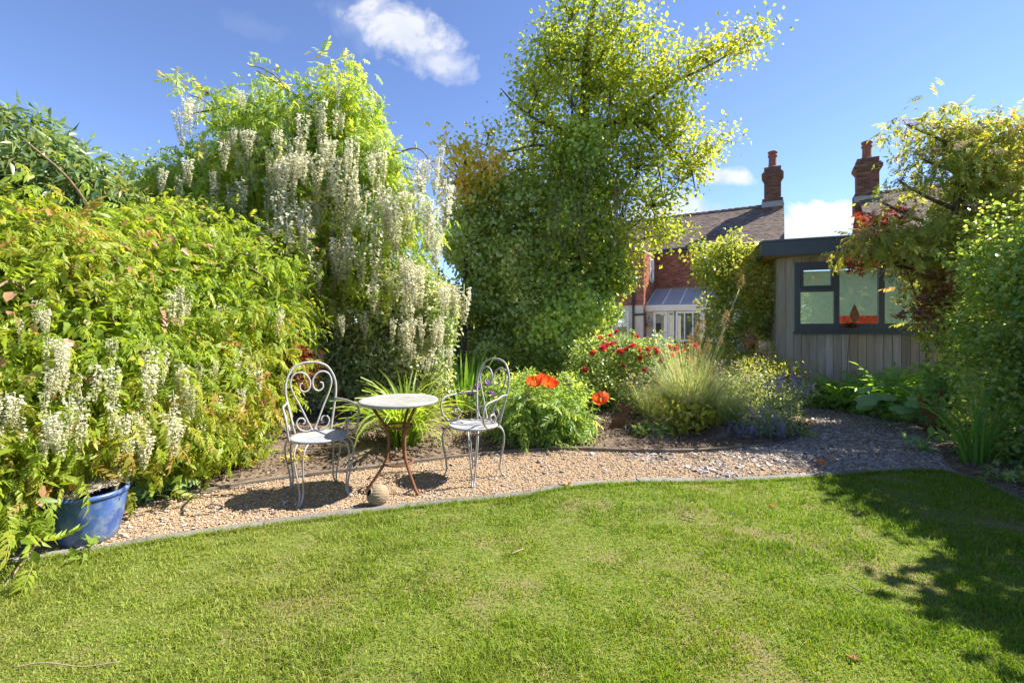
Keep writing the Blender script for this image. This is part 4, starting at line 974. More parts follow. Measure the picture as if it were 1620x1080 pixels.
def limbs(parent, trunk, blobs, tips, r0=.06, tw=60, mat='bark', name='branches', rt=.006, wig=.12, nseg=5):
    """branches from a trunk polyline to every blob and twigs from the blobs to leaf clusters"""
    g = Geo(); trunk = np.asarray(trunk, float); r = np.random.default_rng(3)
    for c, rd, dn in blobs:
        below = trunk[trunk[:, 2] < c[2]+.1]; below = below if len(below) else trunk[:1]
        p0 = below[np.argmin(np.linalg.norm((below-c)*np.array((1, 1, .5)), axis=1))]
        mid = (p0+c)/2+r.normal(0, wig, 3)*np.linalg.norm(c-p0)*.4; end = c+np.array((0, 0, rd[2]*.4)); pts = spline([p0, mid, c, end], nseg)
        g.tube(pts, np.linspace(r0, r0*.2, len(pts)), 5, cap=False)
    if len(tips):
        Cn = np.array([b[0] for b in blobs])
        for t in tips[r.choice(len(tips), min(tw, len(tips)), replace=False)]:
            c = Cn[np.argmin(np.linalg.norm(Cn-t, axis=1))]; mid = (c+t)/2+r.normal(0, .06, 3); g.tube(spline([c, mid, t], 4), np.linspace(rt, rt*.4, 9), 4, cap=False)
    return g.build(name, M[mat], parent, kind='stuff')
def plant(name, label, cat, base, group=None):
    """a thing whose parts keep world coordinates: the Empty stands at the origin of its mesh frame"""
    t = thing(name, label, cat, (0, 0, 0), 0, group); return t
def settle(t, base):
    """move the Empty to the plant's base without moving its parts"""
    b = Vector(tuple(float(v) for v in base))
    t.location = b
    for c in t.children: c.location = Vector(c.location)-b
def stem(parent, pts, r0, r1, mat='bark', name='trunk', sides=8):
    p = spline(pts, 6); g = Geo(); g.tube(p, np.linspace(r0, r1, len(p)), sides); g.build(name, M[mat], parent); return p
def dirmat(p, d, n, s):
    d = Vector(d).normalized(); n = Vector(n); n = (n-d*n.dot(d)).normalized(); y = n.cross(d)
    m = Matrix((d*s, y*s, n*s)).transposed().to_4x4(); m.translation = Vector(tuple(float(v) for v in p)); return m

# ---------------------------------------------------------------- flower racemes of the wisteria
def raceme_mesh(seed, dens=150, fat=.125):
    r = np.random.default_rng(seed); n = dens; t = r.random(n)**.85
    rad = fat*(1-t)**.55*(.55+.5*r.random(n))*np.where(t > .8, .6, 1); a = r.uniform(0, 6.283, n)
    p = np.stack([rad*np.cos(a), rad*np.sin(a), -t], 1); d = np.stack([np.cos(a)*.8, np.sin(a)*.8, r.uniform(-1.3, .1, n)], 1)
    L = (.066-.030*t)*r.uniform(.7, 1.3, n); g = Geo(); rnd = np.clip(1.05-.75*t+r.normal(0, .12, n), 0.02, 1)
    g.scatter(T_DIA, p, d, r.normal(0, .7, (n, 3))+np.stack([np.cos(a), np.sin(a), 0*a], 1)*.8, L, L*.85, rnd)
    g.tube([(0, 0, .06), (0, 0, -.5), (.01, 0, -1)], [.009, .007, .003], 4, .22); return g.mesh('flower_raceme', M['f_white'])
RAC = [raceme_mesh(i, (300, 260, 230, 280, 150, 120)[i], (.125, .11, .10, .13, .085, .07)[i]) for i in range(6)]
def racemes(parent, blobs, spots, off=.10, default=6., name='flower_raceme', push=0., fat=1.):
    n = 0
    for (px, py, sx, sy, cnt, lpx) in spots:
        for _ in range(cnt):
            x, y = random.gauss(px, sx), random.gauss(py, sy); Y = surfY(blobs, x, y, default)-push-random.uniform(0, 1)*off; L = max(.12, lpx/F*Y*random.uniform(.7, 1.2))
            o = link_mesh(name, random.choice(RAC), parent); f = random.uniform(.85, 1.3)*fat*(1.2 if lpx < 68 and default < 4 else 1)
            o.location = tuple(P(x, y, Y)); o.scale = (L*f, L*f, L); o.rotation_euler = (random.gauss(0, .06), random.gauss(0, .06), random.uniform(0, 6.28)); n += 1
    return n

# ---------------------------------------------------------------- wisteria over the left fence
hl = [(30, 390, 3.0, 90, 66), (110, 385, 3.3, 85, 56), (200, 392, 3.8, 80, 50), (290, 385, 4.3, 75, 55), (365, 430, 4.7, 65, 55), (425, 450, 5.0, 55, 60), (400, 400, 5.3, 50, 40), (470, 420, 5.6, 40, 50),
      (40, 460, 2.9, 100, 85), (140, 450, 3.2, 100, 80), (240, 460, 3.7, 90, 80), (330, 490, 4.2, 80, 75), (405, 530, 4.6, 60, 65), (455, 510, 5.0, 40, 55),
      (30, 560, 2.7, 100, 90), (130, 560, 3.0, 100, 90), (230, 570, 3.5, 90, 80), (320, 590, 4.0, 70, 70), (395, 610, 4.4, 50, 60),
      (30, 670, 2.6, 100, 80), (120, 650, 2.9, 80, 62), (215, 665, 3.3, 75, 55), (305, 665, 3.8, 65, 50), (370, 655, 4.2, 42, 42),
      (0, 765, 2.5, 60, 60), (60, 715, 2.75, 46, 32), (222, 708, 3.35, 40, 24), (285, 712, 3.6, 60, 30), (355, 695, 4.1, 42, 26), (-15, 840, 2.35, 45, 40),
      (-90, 420, 2.7, 110, 110), (-90, 600, 2.5, 110, 110), (-90, 760, 2.3, 100, 90)]
hedge_b = blobs_px(hl, rz=.36)
wl = plant('wisteria', 'sprawling white wisteria with yellow-green leaves over the left fence beside the blue pot', 'wisteria', None)
fen = [(-3.35, 2.2, 0), (-3.3, 3.2, 0), (-3.1, 4.3, 0), (-2.95, 5.4, 0)]
g = Geo()
for i, (x, y, z) in enumerate(fen[1:]):
    b = np.array((x, y, 0)); g.tube(spline([b, b+(.05, .1, .7), b+(-.05, -.1, 1.4), b+(.2, -.6, 2.0)], 6), np.linspace(.045, .02, 19), 7)
for k in range(26):
    p0 = np.array((-3.1+random.uniform(-.1, .3), random.uniform(2.3, 5.0), random.uniform(.5, 2.1))); d = np.array((random.uniform(.1, .5), random.uniform(-.8, .8), random.uniform(-.5, .3)))
    g.tube(spline([p0, p0+d*.5+(0, 0, .1), p0+d+(0, 0, random.uniform(-.2, .1))], 5), np.linspace(.012, .005, 11), 5)
g.build('stem', M['vine'], wl)
a = crown(hedge_b, 11500, T_PINF, .145, .145, k=4, shell=.55, droop=.55, up=.9, lump=.62, freq=2.1, jit=.17, shoots=.17, gap=.42, seed=1, spread=.11, zmin=.05)
Pn, D, N, Ls, Ws, rn, tips = a
app = Ls/np.maximum(Pn[:, 1], .5)*(1+.5*(Pn[:, 0] > -3.0)); fronty = np.array([Pn[i, 1] for i in range(len(Pn))])
vis = (Pn[:, 0]/Pn[:, 1] > -1.12)
front = np.zeros(len(Pn), bool); scr = np.stack([np.round(Pn[:, 0]/Pn[:, 1]*18), np.round((Pn[:, 2]-CAM_H)/Pn[:, 1]*18)], 1)
seen = {}
for i in np.argsort(Pn[:, 1]):
    if vis[i]:
        key = tuple(scr[i]); seen.setdefault(key, 0)
        if seen[key] < 2: seen[key] += 1; front[i] = True
idx = np.where(front)[0]; idx = idx[np.argsort(-app[idx])][:300]; sel = np.zeros(len(Pn), bool); sel[idx] = True
LEAFV = []
for q_, r_ in enumerate((.22, .36, .48, .60, .75, .92)):
    g = Geo(); tv, tf = T_PINS[q_ % 4]; g.add(tv, tf, np.clip(r_+rng.normal(0, .05, len(tv)), 0, 1)); LEAFV.append(g.mesh('leaf', M['l_wist']))
for i in idx:
    o = link_mesh('leaf', LEAFV[int(np.clip(rn[i]*6, 0, 5))], wl); o.matrix_local = dirmat(Pn[i], D[i], N[i], Ls[i])
g = Geo(); s_ = np.where(~sel)[0]
for q_ in range(4): j_ = s_[q_::4]; g.scatter(T_PIN4[q_], Pn[j_], D[j_], N[j_], Ls[j_], Ls[j_], rn[j_])
# inner simple leaves close the hedge
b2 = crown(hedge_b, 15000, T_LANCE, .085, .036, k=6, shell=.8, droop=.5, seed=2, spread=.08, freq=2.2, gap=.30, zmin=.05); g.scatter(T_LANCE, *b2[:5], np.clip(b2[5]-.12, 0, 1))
g.build('foliage', M['l_wist'], wl, kind='stuff')
# broad bronze young leaves of a second climber threaded through
gb_ = crown(hedge_b, 620, T_OVAL, .085, .055, k=3, shell=.2, droop=.8, seed=3, spread=.08, freq=2.2)
g = Geo(); g.scatter(T_OVAL, *gb_[:5], np.clip(gb_[5]*.5+.4, 0, 1)); 
mb = leaf_mat('bronze_young_leaf', [(.16, .16, .03), (.22, .15, .06), (.26, .15, .10), (.20, .10, .07)], .35); g.build('young_leaves', mb, wl, kind='stuff')
racemes(wl, hedge_b, [(110, 565, 30, 26, 5, 52), (60, 640, 30, 28, 4, 62), (155, 600, 28, 28, 6, 66), (205, 650, 26, 28, 6, 66), (238, 550, 12, 22, 6, 60), (270, 610, 22, 22, 6, 56), (310, 600, 16, 22, 6, 52), (322, 640, 14, 20, 5, 50),
     (388, 585, 14, 22, 6, 44), (215, 690, 18, 20, 5, 55), (280, 465, 8, 8, 4, 46), (60, 500, 14, 14, 3, 46), (180, 735, 20, 12, 4, 50), (30, 620, 18, 18, 4, 60), (130, 560, 40, 40, 6, 50), (70, 655, 12, 15, 3, 52), (440, 492, 4, 6, 2, 50), (345, 560, 22, 30, 4, 40)], off=.20, default=3.6)
settle(wl, (-3.3, 3.2, 0))

# ---------------------------------------------------------------- tall wisteria mound behind
wt_l = [(548, 160, 44, 42), (515, 205, 55, 45), (430, 205, 60, 45), (400, 245, 85, 45), (480, 270, 85, 65), (570, 255, 50, 65), (335, 285, 65, 45), (275, 300, 55, 38), (255, 335, 85, 40), (375, 330, 95, 55),
        (470, 350, 85, 75), (555, 345, 65, 75), (610, 330, 40, 70), (430, 420, 70, 55), (505, 430, 65, 60), (590, 420, 50, 55), (318, 142, 14, 6, .22), (340, 164, 10, 6, .2), (412, 116, 16, 5, .2), (448, 132, 14, 8, .35), (655, 370, 36, 55, .5), (400, 500, 50, 45), (465, 225, 30, 40), (600, 250, 25, 35)]
wt_b = blobs_px(wt_l, Z=6.3, rz=.62)
wt = plant('wisteria', 'tall mounded wisteria hung with long white flower racemes behind the left chair', 'wisteria', None)
tr = stem(wt, [(-2.5, 6.5, 0), (-2.45, 6.45, 1.0), (-2.6, 6.5, 2.0), (-2.4, 6.45, 3.0), (-2.3, 6.4, 4.0)], .09, .03, 'vine')
g = Geo(); a = crown(wt_b, 9500, T_PIN, .20, .20, k=4, shell=.5, droop=.6, up=.8, freq=1.5, seed=11, spread=.12, gap=.40, shoots=.10, jit=.15); g.scatter(T_PIN, *a[:5], a[5])
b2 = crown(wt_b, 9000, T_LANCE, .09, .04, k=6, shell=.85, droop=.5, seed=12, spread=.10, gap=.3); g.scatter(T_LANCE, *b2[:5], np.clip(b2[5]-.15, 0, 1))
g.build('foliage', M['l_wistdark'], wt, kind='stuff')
limbs(wt, tr, wt_b, a[6], .03, 130, 'vine', wig=.25)
g = Geo()
for pts in ([(400, 250), (350, 172), (318, 135), (300, 125)], [(470, 200), (448, 135), (418, 110), (394, 104)], [(350, 172), (300, 180), (282, 178)], [(610, 250), (660, 235), (685, 265), (700, 300)], [(600, 280), (640, 265), (665, 280), (660, 310)], [(400, 230), (330, 165), (300, 150)]):
    g = Geo(); g.tube(spline([P(x, y, 6.1) for x, y in pts], 6), np.linspace(.014, .005, (len(pts)-1)*6+1), 5); g.build('shoot', M['vine'], wt)
racemes(wt, wt_b, [(292, 165, 9, 6, 5, 48), (380, 140, 6, 5, 3, 36), (372, 215, 10, 15, 4, 46), (418, 215, 34, 32, 11, 56), (517, 165, 14, 22, 6, 44), (465, 240, 34, 26, 8, 52), (545, 225, 22, 22, 6, 48), (470, 345, 16, 14, 9, 80), (555, 325, 28, 36, 11, 84), (600, 290, 26, 42, 11, 70),
    (640, 290, 22, 30, 10, 70), (683, 255, 12, 12, 6, 44), (655, 418, 12, 7, 8, 58), (705, 452, 10, 4, 6, 52), (640, 425, 5, 20, 3, 80), (480, 395, 8, 10, 5, 60), (600, 440, 14, 14, 4, 44), (440, 490, 4, 4, 3, 48), (330, 235, 30, 18, 7, 42), (510, 235, 14, 18, 6, 50), (545, 380, 15, 10, 5, 60), (690, 330, 14, 25, 8, 66), (260, 270, 10, 8, 3, 40), (270, 345, 20, 20, 3, 45), (390, 330, 40, 25, 6, 44), (440, 300, 40, 30, 8, 56), (370, 270, 30, 25, 6, 50), (520, 290, 30, 30, 7, 60)], off=.48, default=5.7, push=.06, fat=1.12)
racemes(wt, wt_b, [(640, 508, 8, 4, 4, 48), (670, 508, 12, 4, 6, 48), (695, 505, 6, 5, 3, 40), (650, 545, 6, 3, 3, 26), (700, 550, 8, 8, 4, 36), (580, 495, 5, 5, 2, 36), (535, 500, 8, 6, 3, 34), (500, 560, 5, 5, 2, 26), (465, 440, 8, 8, 3, 40), (668, 565, 5, 5, 2, 22)], off=.3, default=5.9, push=.1, fat=1.2)
settle(wt, (-2.5, 6.5, 0))

# ---------------------------------------------------------------- laurel at the far left
la_b = blobs_px([(45, 215, 42, 38), (25, 262, 60, 42), (95, 262, 55, 40), (140, 290, 42, 28), (70, 305, 90, 40), (10, 310, 60, 45), (180, 312, 28, 18, .6), (-60, 270, 80, 70)], Z=4.9, rz=.5)
la = plant('laurel_shrub', 'dark green long-leaved shrub rising above the wisteria at the left edge', 'shrub', None)
tr = stem(la, [(-4.9, 5.0, 0), (-4.95, 5.0, 1.3), (-4.9, 4.95, 2.4), (-5.0, 4.9, 2.9)], .07, .03)
tp_ = foliage(la, 'foliage', 'l_laurel', la_b, 6500, T_LANCE, .15, .040, k=7, shell=.5, droop=.45, seed=21, spread=.07, freq=2.2, lump=.3, shoots=.2)
limbs(la, tr, la_b, tp_, .025, 60); settle(la, (-4.9, 5, 0))
# fill between the two wisterias, low on the skyline
mid_b = blobs_px([(190, 345, 50, 30), (240, 360, 50, 30), (300, 350, 50, 30), (330, 380, 50, 30)], Z=5.3, rz=.5)
md = plant('mock_orange_shrub', 'loose green shrub on the skyline between the laurel and the tall wisteria', 'shrub', None)
foliage(md, 'foliage', 'l_climb', mid_b, 4500, T_OVAL, .075, .04, k=6, seed=24, freq=2); stem(md, [(-3.9, 5.4, 0), (-3.9, 5.3, 1.2), (-3.8, 5.3, 2.3)], .05, .02); settle(md, (-3.9, 5.4, 0))

# ---------------------------------------------------------------- variegated shrub behind the furniture
eu_b = blobs_px([(500, 480, 55, 50), (560, 490, 60, 60), (625, 480, 55, 60), (675, 475, 40, 55), (505, 560, 55, 55), (590, 560, 75, 60), (665, 550, 50, 60), (560, 610, 70, 38), (640, 610, 60, 36), (470, 550, 40, 60), (450, 600, 40, 40), (700, 500, 20, 40)], Z=6.75, rz=.55)
eu = plant('variegated_shrub', 'dense variegated evergreen shrub filling the space behind the bistro table', 'shrub', None)
tp_ = foliage(eu, 'foliage', 'l_euon', eu_b, 46000, T_DIA, .064, .045, k=9, shell=.4, seed=31, spread=.06, freq=2.6, lump=.3, gap=.26, jit=.22)
limbs(eu, [(-2.0, 7.0, 0), (-2.0, 6.9, .8), (-2.0, 6.9, 1.5)], eu_b, tp_, .02, 30); settle(eu, (-2.0, 7.0, 0))
bh = plant('back_shrub', 'dark evergreen screen at the back of the bed behind the variegated shrub', 'shrub', None)
bh_b = [blob_w((x, 9.2, z), (.7, .5, .6)) for x in np.arange(-6.4, -1.7, .9) for z in (.5, 1.3, 2.1)]
foliage(bh, 'foliage', 'l_dark', bh_b, 12000, T_DIA, .11, .08, k=7, seed=33, spread=.1, gap=.2); stem(bh, [(-3.5, 9.3, 0), (-3.5, 9.3, 1.6)], .06, .03); settle(bh, (-3.5, 9.3, 0))
# red acers low down by the left chair
ac = plant('red_acer', 'small red-leaved acer behind the left garden chair', 'acer', None)
ac_b = blobs_px([(432, 565, 24, 9), (470, 560, 18, 8), (425, 592, 22, 14), (455, 605, 28, 16), (430, 630, 28, 14), (412, 660, 24, 12), (480, 590, 18, 16)], Z=4.95, rz=.22)
tr = stem(ac, [(-2.5, 5.1, 0), (-2.5, 5.0, .5), (-2.45, 5.0, 1.0)], .018, .008)
g = Geo(); a = crown(ac_b[:2], 420, T_PALM, .075, .075, k=4, seed=41, spread=.05, up=1.2, droop=.4); g.scatter(T_PALM, *a[:5], a[5]); g.build('foliage', M['l_red'], ac, kind='stuff')
g = Geo(); a = crown(ac_b[2:], 1100, T_PALM, .07, .07, k=4, seed=42, spread=.05, up=1.2, droop=.4); g.scatter(T_PALM, *a[:5], a[5]); g.build('lower_foliage', M['l_redgreen'], ac, kind='stuff')
limbs(ac, tr, ac_b, [], .009, 0); settle(ac, (-2.5, 5.1, 0))

# ---------------------------------------------------------------- the big climber-clad tree
tz = 8.8
bt_l = [(905, 30, 36, 36, .7), (868, 95, 42, 42), (930, 95, 62, 52), (960, 40, 40, 36, .45), (848, 150, 36, 36), (905, 170, 75, 62), (965, 165, 62, 58), (840, 205, 44, 34, .4), (1000, 120, 40, 38), (1030, 170, 48, 40), (1070, 125, 42, 26, .7), (1110, 90, 38, 26, .7), (1155, 80, 34, 14, .6), (1185, 66, 16, 9, .6),
        (1055, 225, 45, 38, .7), (1095, 245, 32, 24, .7), (1125, 235, 14, 10, .7), (1010, 270, 52, 50, .8), (935, 260, 78, 62), (870, 290, 66, 58), (925, 345, 75, 62), (985, 350, 58, 58), (1030, 328, 38, 36, .6), (1045, 372, 30, 20, .6), (895, 430, 62, 56), (945, 425, 48, 50), (982, 400, 30, 32, .8), (820, 268, 34, 36, .4), (1075, 285, 28, 24, .5), (1000, 60, 24, 22, .35), (975, 15, 24, 20, .35), (1040, 120, 30, 20, .4), (772, 215, 16, 12, .3)]
bt_b = blobs_px(bt_l, Z=tz, rz=.85)
bt = plant('climber_clad_tree', 'tall old tree smothered in ivy and climbers in front of the brick house', 'tree', None)
X0 = (905-810)/F*tz
tr = stem(bt, [(X0-.05, tz+.1, 0), (X0, tz, 1.2), (X0+.05, tz, 2.6), P(915, 280, tz), P(925, 170, tz), P(930, 60, tz), P(945, -10, tz)], .20, .05, sides=10)
g = Geo(); a = crown(bt_b, 38000, T_DIA, .084, .062, k=20, lmin=.45, shell=.55, droop=.35, seed=51, spread=.155, freq=1.25, lump=.42, gap=.43, shoots=.07, up=.8, jit=.15); g.scatter(T_DIA, *a[:5], a[5]); g.build('crown', M['l_tree'], bt, kind='stuff')
tips_bt = a[6]; limb_pts = [tr]
g = Geo()
for pts, r0 in (([(945, 200), (1010, 190), (1060, 235), (1090, 262), (1100, 300)], .06), ([(940, 250), (1010, 175), (1060, 135), (1120, 105), (1190, 66)], .055), ([(940, 110), (965, 60), (985, 25), (985, -5)], .04), ([(930, 150), (990, 100), (1010, 55), (1032, 40)], .03), ([(905, 210), (850, 190), (815, 165), (792, 140)], .04), ([(905, 240), (850, 230), (800, 240), (755, 225)], .035), ([(985, 175), (1020, 215), (1040, 260), (1050, 320)], .03), ([(930, 120), (900, 50), (905, 5)], .035)):
    p = [P(x, y, tz-.1+random.uniform(-.3, .3)) for x, y in pts]; q_ = spline(p, 6); limb_pts.append(q_); g.tube(q_, np.linspace(r0, .008, len(q_)), 6)
g.build('limbs', M['bark'], bt)
limbs(bt, np.concatenate(limb_pts), bt_b, tips_bt, .026, 620, 'bark', rt=.010, wig=.4, nseg=6)
iv_b = blobs_px([(915, 250, 38, 60), (905, 340, 48, 60), (935, 400, 55, 60), (905, 470, 62, 55), (938, 480, 38, 42), (890, 540, 56, 48), (922, 522, 28, 34), (905, 585, 50, 36), (972, 438, 26, 24), (880, 505, 22, 40)], Z=tz-.25, rz=.5)
foliage(bt, 'ivy', 'l_ivy', iv_b, 25000, T_DIA, .080, .078, k=8, shell=.4, droop=.9, seed=52, spread=.08, freq=2.0, lump=.55, gap=.40, up=.35, face=.5)
g = Geo()
for k in range(34):
    x = random.uniform(860, 985); y = random.uniform(230, 400); p0 = P(x, y, tz-.75); g.tube(spline([p0, p0+(random.uniform(-.15, .15), -.05, -.4), p0+(random.uniform(-.3, .3), -.02, -random.uniform(.7, 1.3))], 5), .006, 4)
g.build('hanging_stems', M['vine'], bt, kind='stuff')
settle(bt, (X0, tz, 0))

# evergreen beside it, gold-tipped shrub over it
ev_b = blobs_px([(770, 330, 50, 46), (815, 320, 55, 50), (745, 400, 42, 50), (800, 400, 58, 62), (838, 385, 30, 40), (760, 470, 42, 50), (820, 480, 58, 55), (800, 560, 50, 40), (720, 370, 28, 30, .6), (775, 545, 36, 46)], Z=8.9, rz=.75)
ev = plant('evergreen_shrub', 'tall dark evergreen shrub left of the climber-clad tree', 'shrub', None)
tr = stem(ev, [(-.3, 9.1, 0), (-.3, 9.0, 1), (-.2, 9, 2.2), (-.1, 8.9, 3.4)], .08, .03)
tp_ = foliage(ev, 'foliage', 'l_dark', ev_b, 33000, T_DIA, .090, .062, k=8, shell=.6, droop=.4, seed=61, spread=.09, freq=1.8, gap=.42, lump=.55, shoots=.14)
limbs(ev, tr, ev_b, tp_, .03, 90); settle(ev, (-.3, 9.1, 0))
go_b = blobs_px([(735, 255, 34, 22), (755, 285, 40, 28), (720, 290, 26, 20, .6), (785, 250, 26, 24, .6), (700, 255, 12, 10, .4), (705, 225, 8, 8, .4), (745, 310, 34, 22), (735, 240, 20, 14), (765, 270, 36, 26)], Z=8.5, rz=.45)
go = plant('golden_shrub', 'bronze-gold leaved shrub top showing between the wisteria and the big tree', 'shrub', None)
tr = stem(go, [(-.9, 8.7, 0), (-.9, 8.6, 1.5), (-.85, 8.5, 3.0), (-.8, 8.5, 3.9)], .05, .02)
tp_ = foliage(go, 'foliage', 'l_gold', go_b, 1500, T_OVAL, .12, .062, k=6, shell=.7, droop=.3, seed=62, spread=.10, shoots=.2)
limbs(go, tr, go_b, tp_, .02, 60); settle(go, (-.9, 8.7, 0))
# understorey between: low shrubs at the back of the bed
for nm, lab, mat, zz, bl_s, n, L, W, T, sd in (
    ('leafy_shrub', 'low green shrub in the shade below the evergreen', 'l_climb', 8.0, [(770, 590, 40, 26), (820, 595, 45, 28), (860, 590, 40, 26), (800, 570, 40, 30)], 5000, .06, .035, T_OVAL, 71),
    ('leafy_perennial', 'soft green perennials behind the right garden chair', 'l_poppy', 6.6, [(790, 615, 28, 22), (830, 610, 34, 20), (870, 618, 30, 18), (905, 612, 34, 22), (760, 630, 26, 16)], 4500, .07, .025, T_LANCE, 72),
    ('pale_perennial', 'pale yellow-green perennials between the feather grass and the garden room', 'l_lime', 7.0, [(1190, 590, 40, 28), (1225, 600, 30, 26), (1170, 615, 40, 26), (1215, 625, 36, 24), (1245, 590, 16, 22)], 5200, .055, .02, T_LANCE, 73),
    ('border_perennial', 'loose green perennials between the roses and the paved yard', 'l_climb', 8.3, [(900, 590, 40, 26), (960, 575, 40, 26), (1020, 570, 40, 24), (1080, 572, 40, 26), (1140, 575, 40, 28), (1190, 572, 34, 22), (1110, 600, 50, 24)], 6500, .06, .03, T_OVAL, 75),
    ('straw_perennial', 'straw-green airy perennials merging round the foot of the feather grass', 'l_stipa', 6.6, [(1045, 615, 36, 22), (1130, 615, 40, 24), (1165, 640, 34, 18), (1010, 650, 30, 16), (1180, 600, 30, 22)], 4200, .075, .014, T_LANCE, 76),
    ('lime_shrub', 'small lime-green shrub in front of the feather grass', 'l_lime', 5.5, [(1062, 645, 20, 12), (1095, 654, 26, 13), (1078, 668, 28, 11), (1115, 648, 16, 12)], 620, .065, .045, T_OVAL, 74)):
    t = plant(nm, lab, 'shrub' if 'shrub' in nm else 'perennial', None); bb = blobs_px(bl_s, Z=zz, rz=.32)
    c0 = np.mean([b[0] for b in bb], 0); base = np.array((c0[0], c0[1], 0)); tp_ = foliage(t, 'foliage', mat, bb, n, T, L, W, k=6, seed=sd, freq=3, shell=.6, droop=.2, spread=L*.8, shoots=.15)
    limbs(t, [base, base+(0, 0, .2)], bb, tp_, .008, 30, 'vine', name='stems', rt=.003); settle(t, base)

# ---------------------------------------------------------------- strap-leaved clumps: every blade a part
def blade_mesh(mat, arch, w, seed, name='blade', fold=.18, segs=7):
    """unit-length arching blade in the XZ plane, rising from the origin towards +X"""
    r = np.random.default_rng(seed); t = np.linspace(0, 1, segs+1); ang = math.pi/2-arch*(t**1.25)*1.0-.08
    dx = np.cos(ang)/segs; dz = np.sin(ang)/segs; x = np.concatenate([[0], np.cumsum(dx[:-1])]); z = np.concatenate([[0], np.cumsum(dz[:-1])])
    ww = w*np.sin(np.clip(.25+.75*(1-t)**.9, 0, 1)*math.pi*.5)*(1-t**6); ww[-1] = w*.04; tw = r.uniform(-.25, .25)*t
    V = []
    for i in range(segs+1): V += [(x[i], -ww[i]/2, z[i]+tw[i]*w+fold*ww[i]), (x[i], 0, z[i]), (x[i], ww[i]/2, z[i]-tw[i]*w+fold*ww[i])]
    q = np.concatenate([[(3*i, 3*i+1, 3*i+4, 3*i+3), (3*i+1, 3*i+2, 3*i+5, 3*i+4)] for i in range(segs)])
    g = Geo(); g.add(V, [q], np.clip(.25+.5*np.repeat(t, 3)*.5+r.uniform(0, .45), 0, 1)); return g.mesh(name, M[mat])
def clump(name, label, cat, base, mat, n, lo, hi, w, a0, a1, rad, spread=1.0, name_part='blade', az=None, seed=0, tilt=.2):
    t = thing(name, label, cat, base); r = random.Random(seed)
    V = [blade_mesh(mat, a0+(a1-a0)*k/7, w*r.uniform(.8, 1.2), seed+k, name_part) for k in range(8)]
    for i in range(n):
        a = r.uniform(0, 6.283) if az is None else r.gauss(*az); rr = rad*math.sqrt(r.random()); L = r.uniform(lo, hi); o = link_mesh(name_part, V[min(7, int(8*r.random()))], t)
        M_ = Matrix.Translation((rr*math.cos(a), rr*math.sin(a), -.01)) @ Matrix.Rotation(a+r.gauss(0, .3), 4, 'Z') @ Matrix.Rotation(r.gauss(.05, tilt), 4, 'Y') @ Matrix.Diagonal((L, L, L, 1)); o.matrix_local = M_
    return t
clump('daylily_clump', 'arching bright green daylily clump behind the bistro table', 'daylily', G(642, 706), 'l_blade', 290, .55, .98, .036, 1.25, 3.0, .15, seed=3, tilt=.22)
ir = clump('iris_clump', 'upright bright green iris blades by the dark blue door', 'iris', G(735, 648), 'l_iris', 46, .55, .98, .048, .05, .55, .28, seed=4, tilt=.09)
clump('iris_clump', 'short iris blades just above the far rim of the bistro table', 'iris', G(640, 655), 'l_iris', 22, .35, .66, .045, .05, .8, .30, seed=5, tilt=.1)
clump('iris_clump', 'small yellow-green iris blades left of the orange poppies', 'iris', G(842, 640), 'l_blade', 16, .32, .62, .05, .1, .7, .12, seed=6, tilt=.12)
clump('crocosmia_clump', 'tall strap-leaved clump at the right end of the path edge', 'crocosmia', G(1542, 736), 'l_iris', 44, .42, .88, .036, .15, 1.5, .10, seed=7, tilt=.18)
clump('strap_leaf_clump', 'low strap-leaved tuft under the garden room wall', 'perennial', G(1372, 640), 'l_ground', 30, .25, .45, .06, .5, 1.6, .15, seed=8)
clump('strap_leaf_clump', 'second strap-leaved tuft nearer the fern under the garden room window', 'perennial', G(1400, 645), 'l_ground', 24, .25, .42, .06, .4, 1.5, .12, seed=9)
# alliums among the iris behind the right chair
def pom(n, r, T, L, mat, name, seed):
    rr = np.random.default_rng(seed); d = norm(rr.normal(0, 1, (n, 3))); g = Geo(); g.scatter(T, d*r*.35, d+rr.normal(0, .2, (n, 3)), rr.normal(0, 1, (n, 3)), L, L*.5, rr.random(n)); return g.mesh(name, M[mat])
pomm = pom(70, .045, T_DIA, .04, 'f_allium', 'flower_head', 2)
for px, py, lab in ((755, 612, 'purple allium head behind the top of the right chair, upper one'), (777, 623, 'purple allium head seen through the right chair heart'), (745, 622, 'purple allium head at the left edge of the right chair back'), (771, 606, 'dark purple allium head just behind the right chair scrolls')):
    p = P(px, py, 6.1); t = thing('allium', lab, 'allium', (p[0], p[1], 0)); g = Geo(); g.tube(spline([(0, 0, -.02), (.01, 0, p[2]*.5), (0, 0, p[2])], 5), .005, 5); g.build('stem', M['l_iris'], t); link_mesh('flower_head', pomm, t, loc=(0, 0, p[2]))

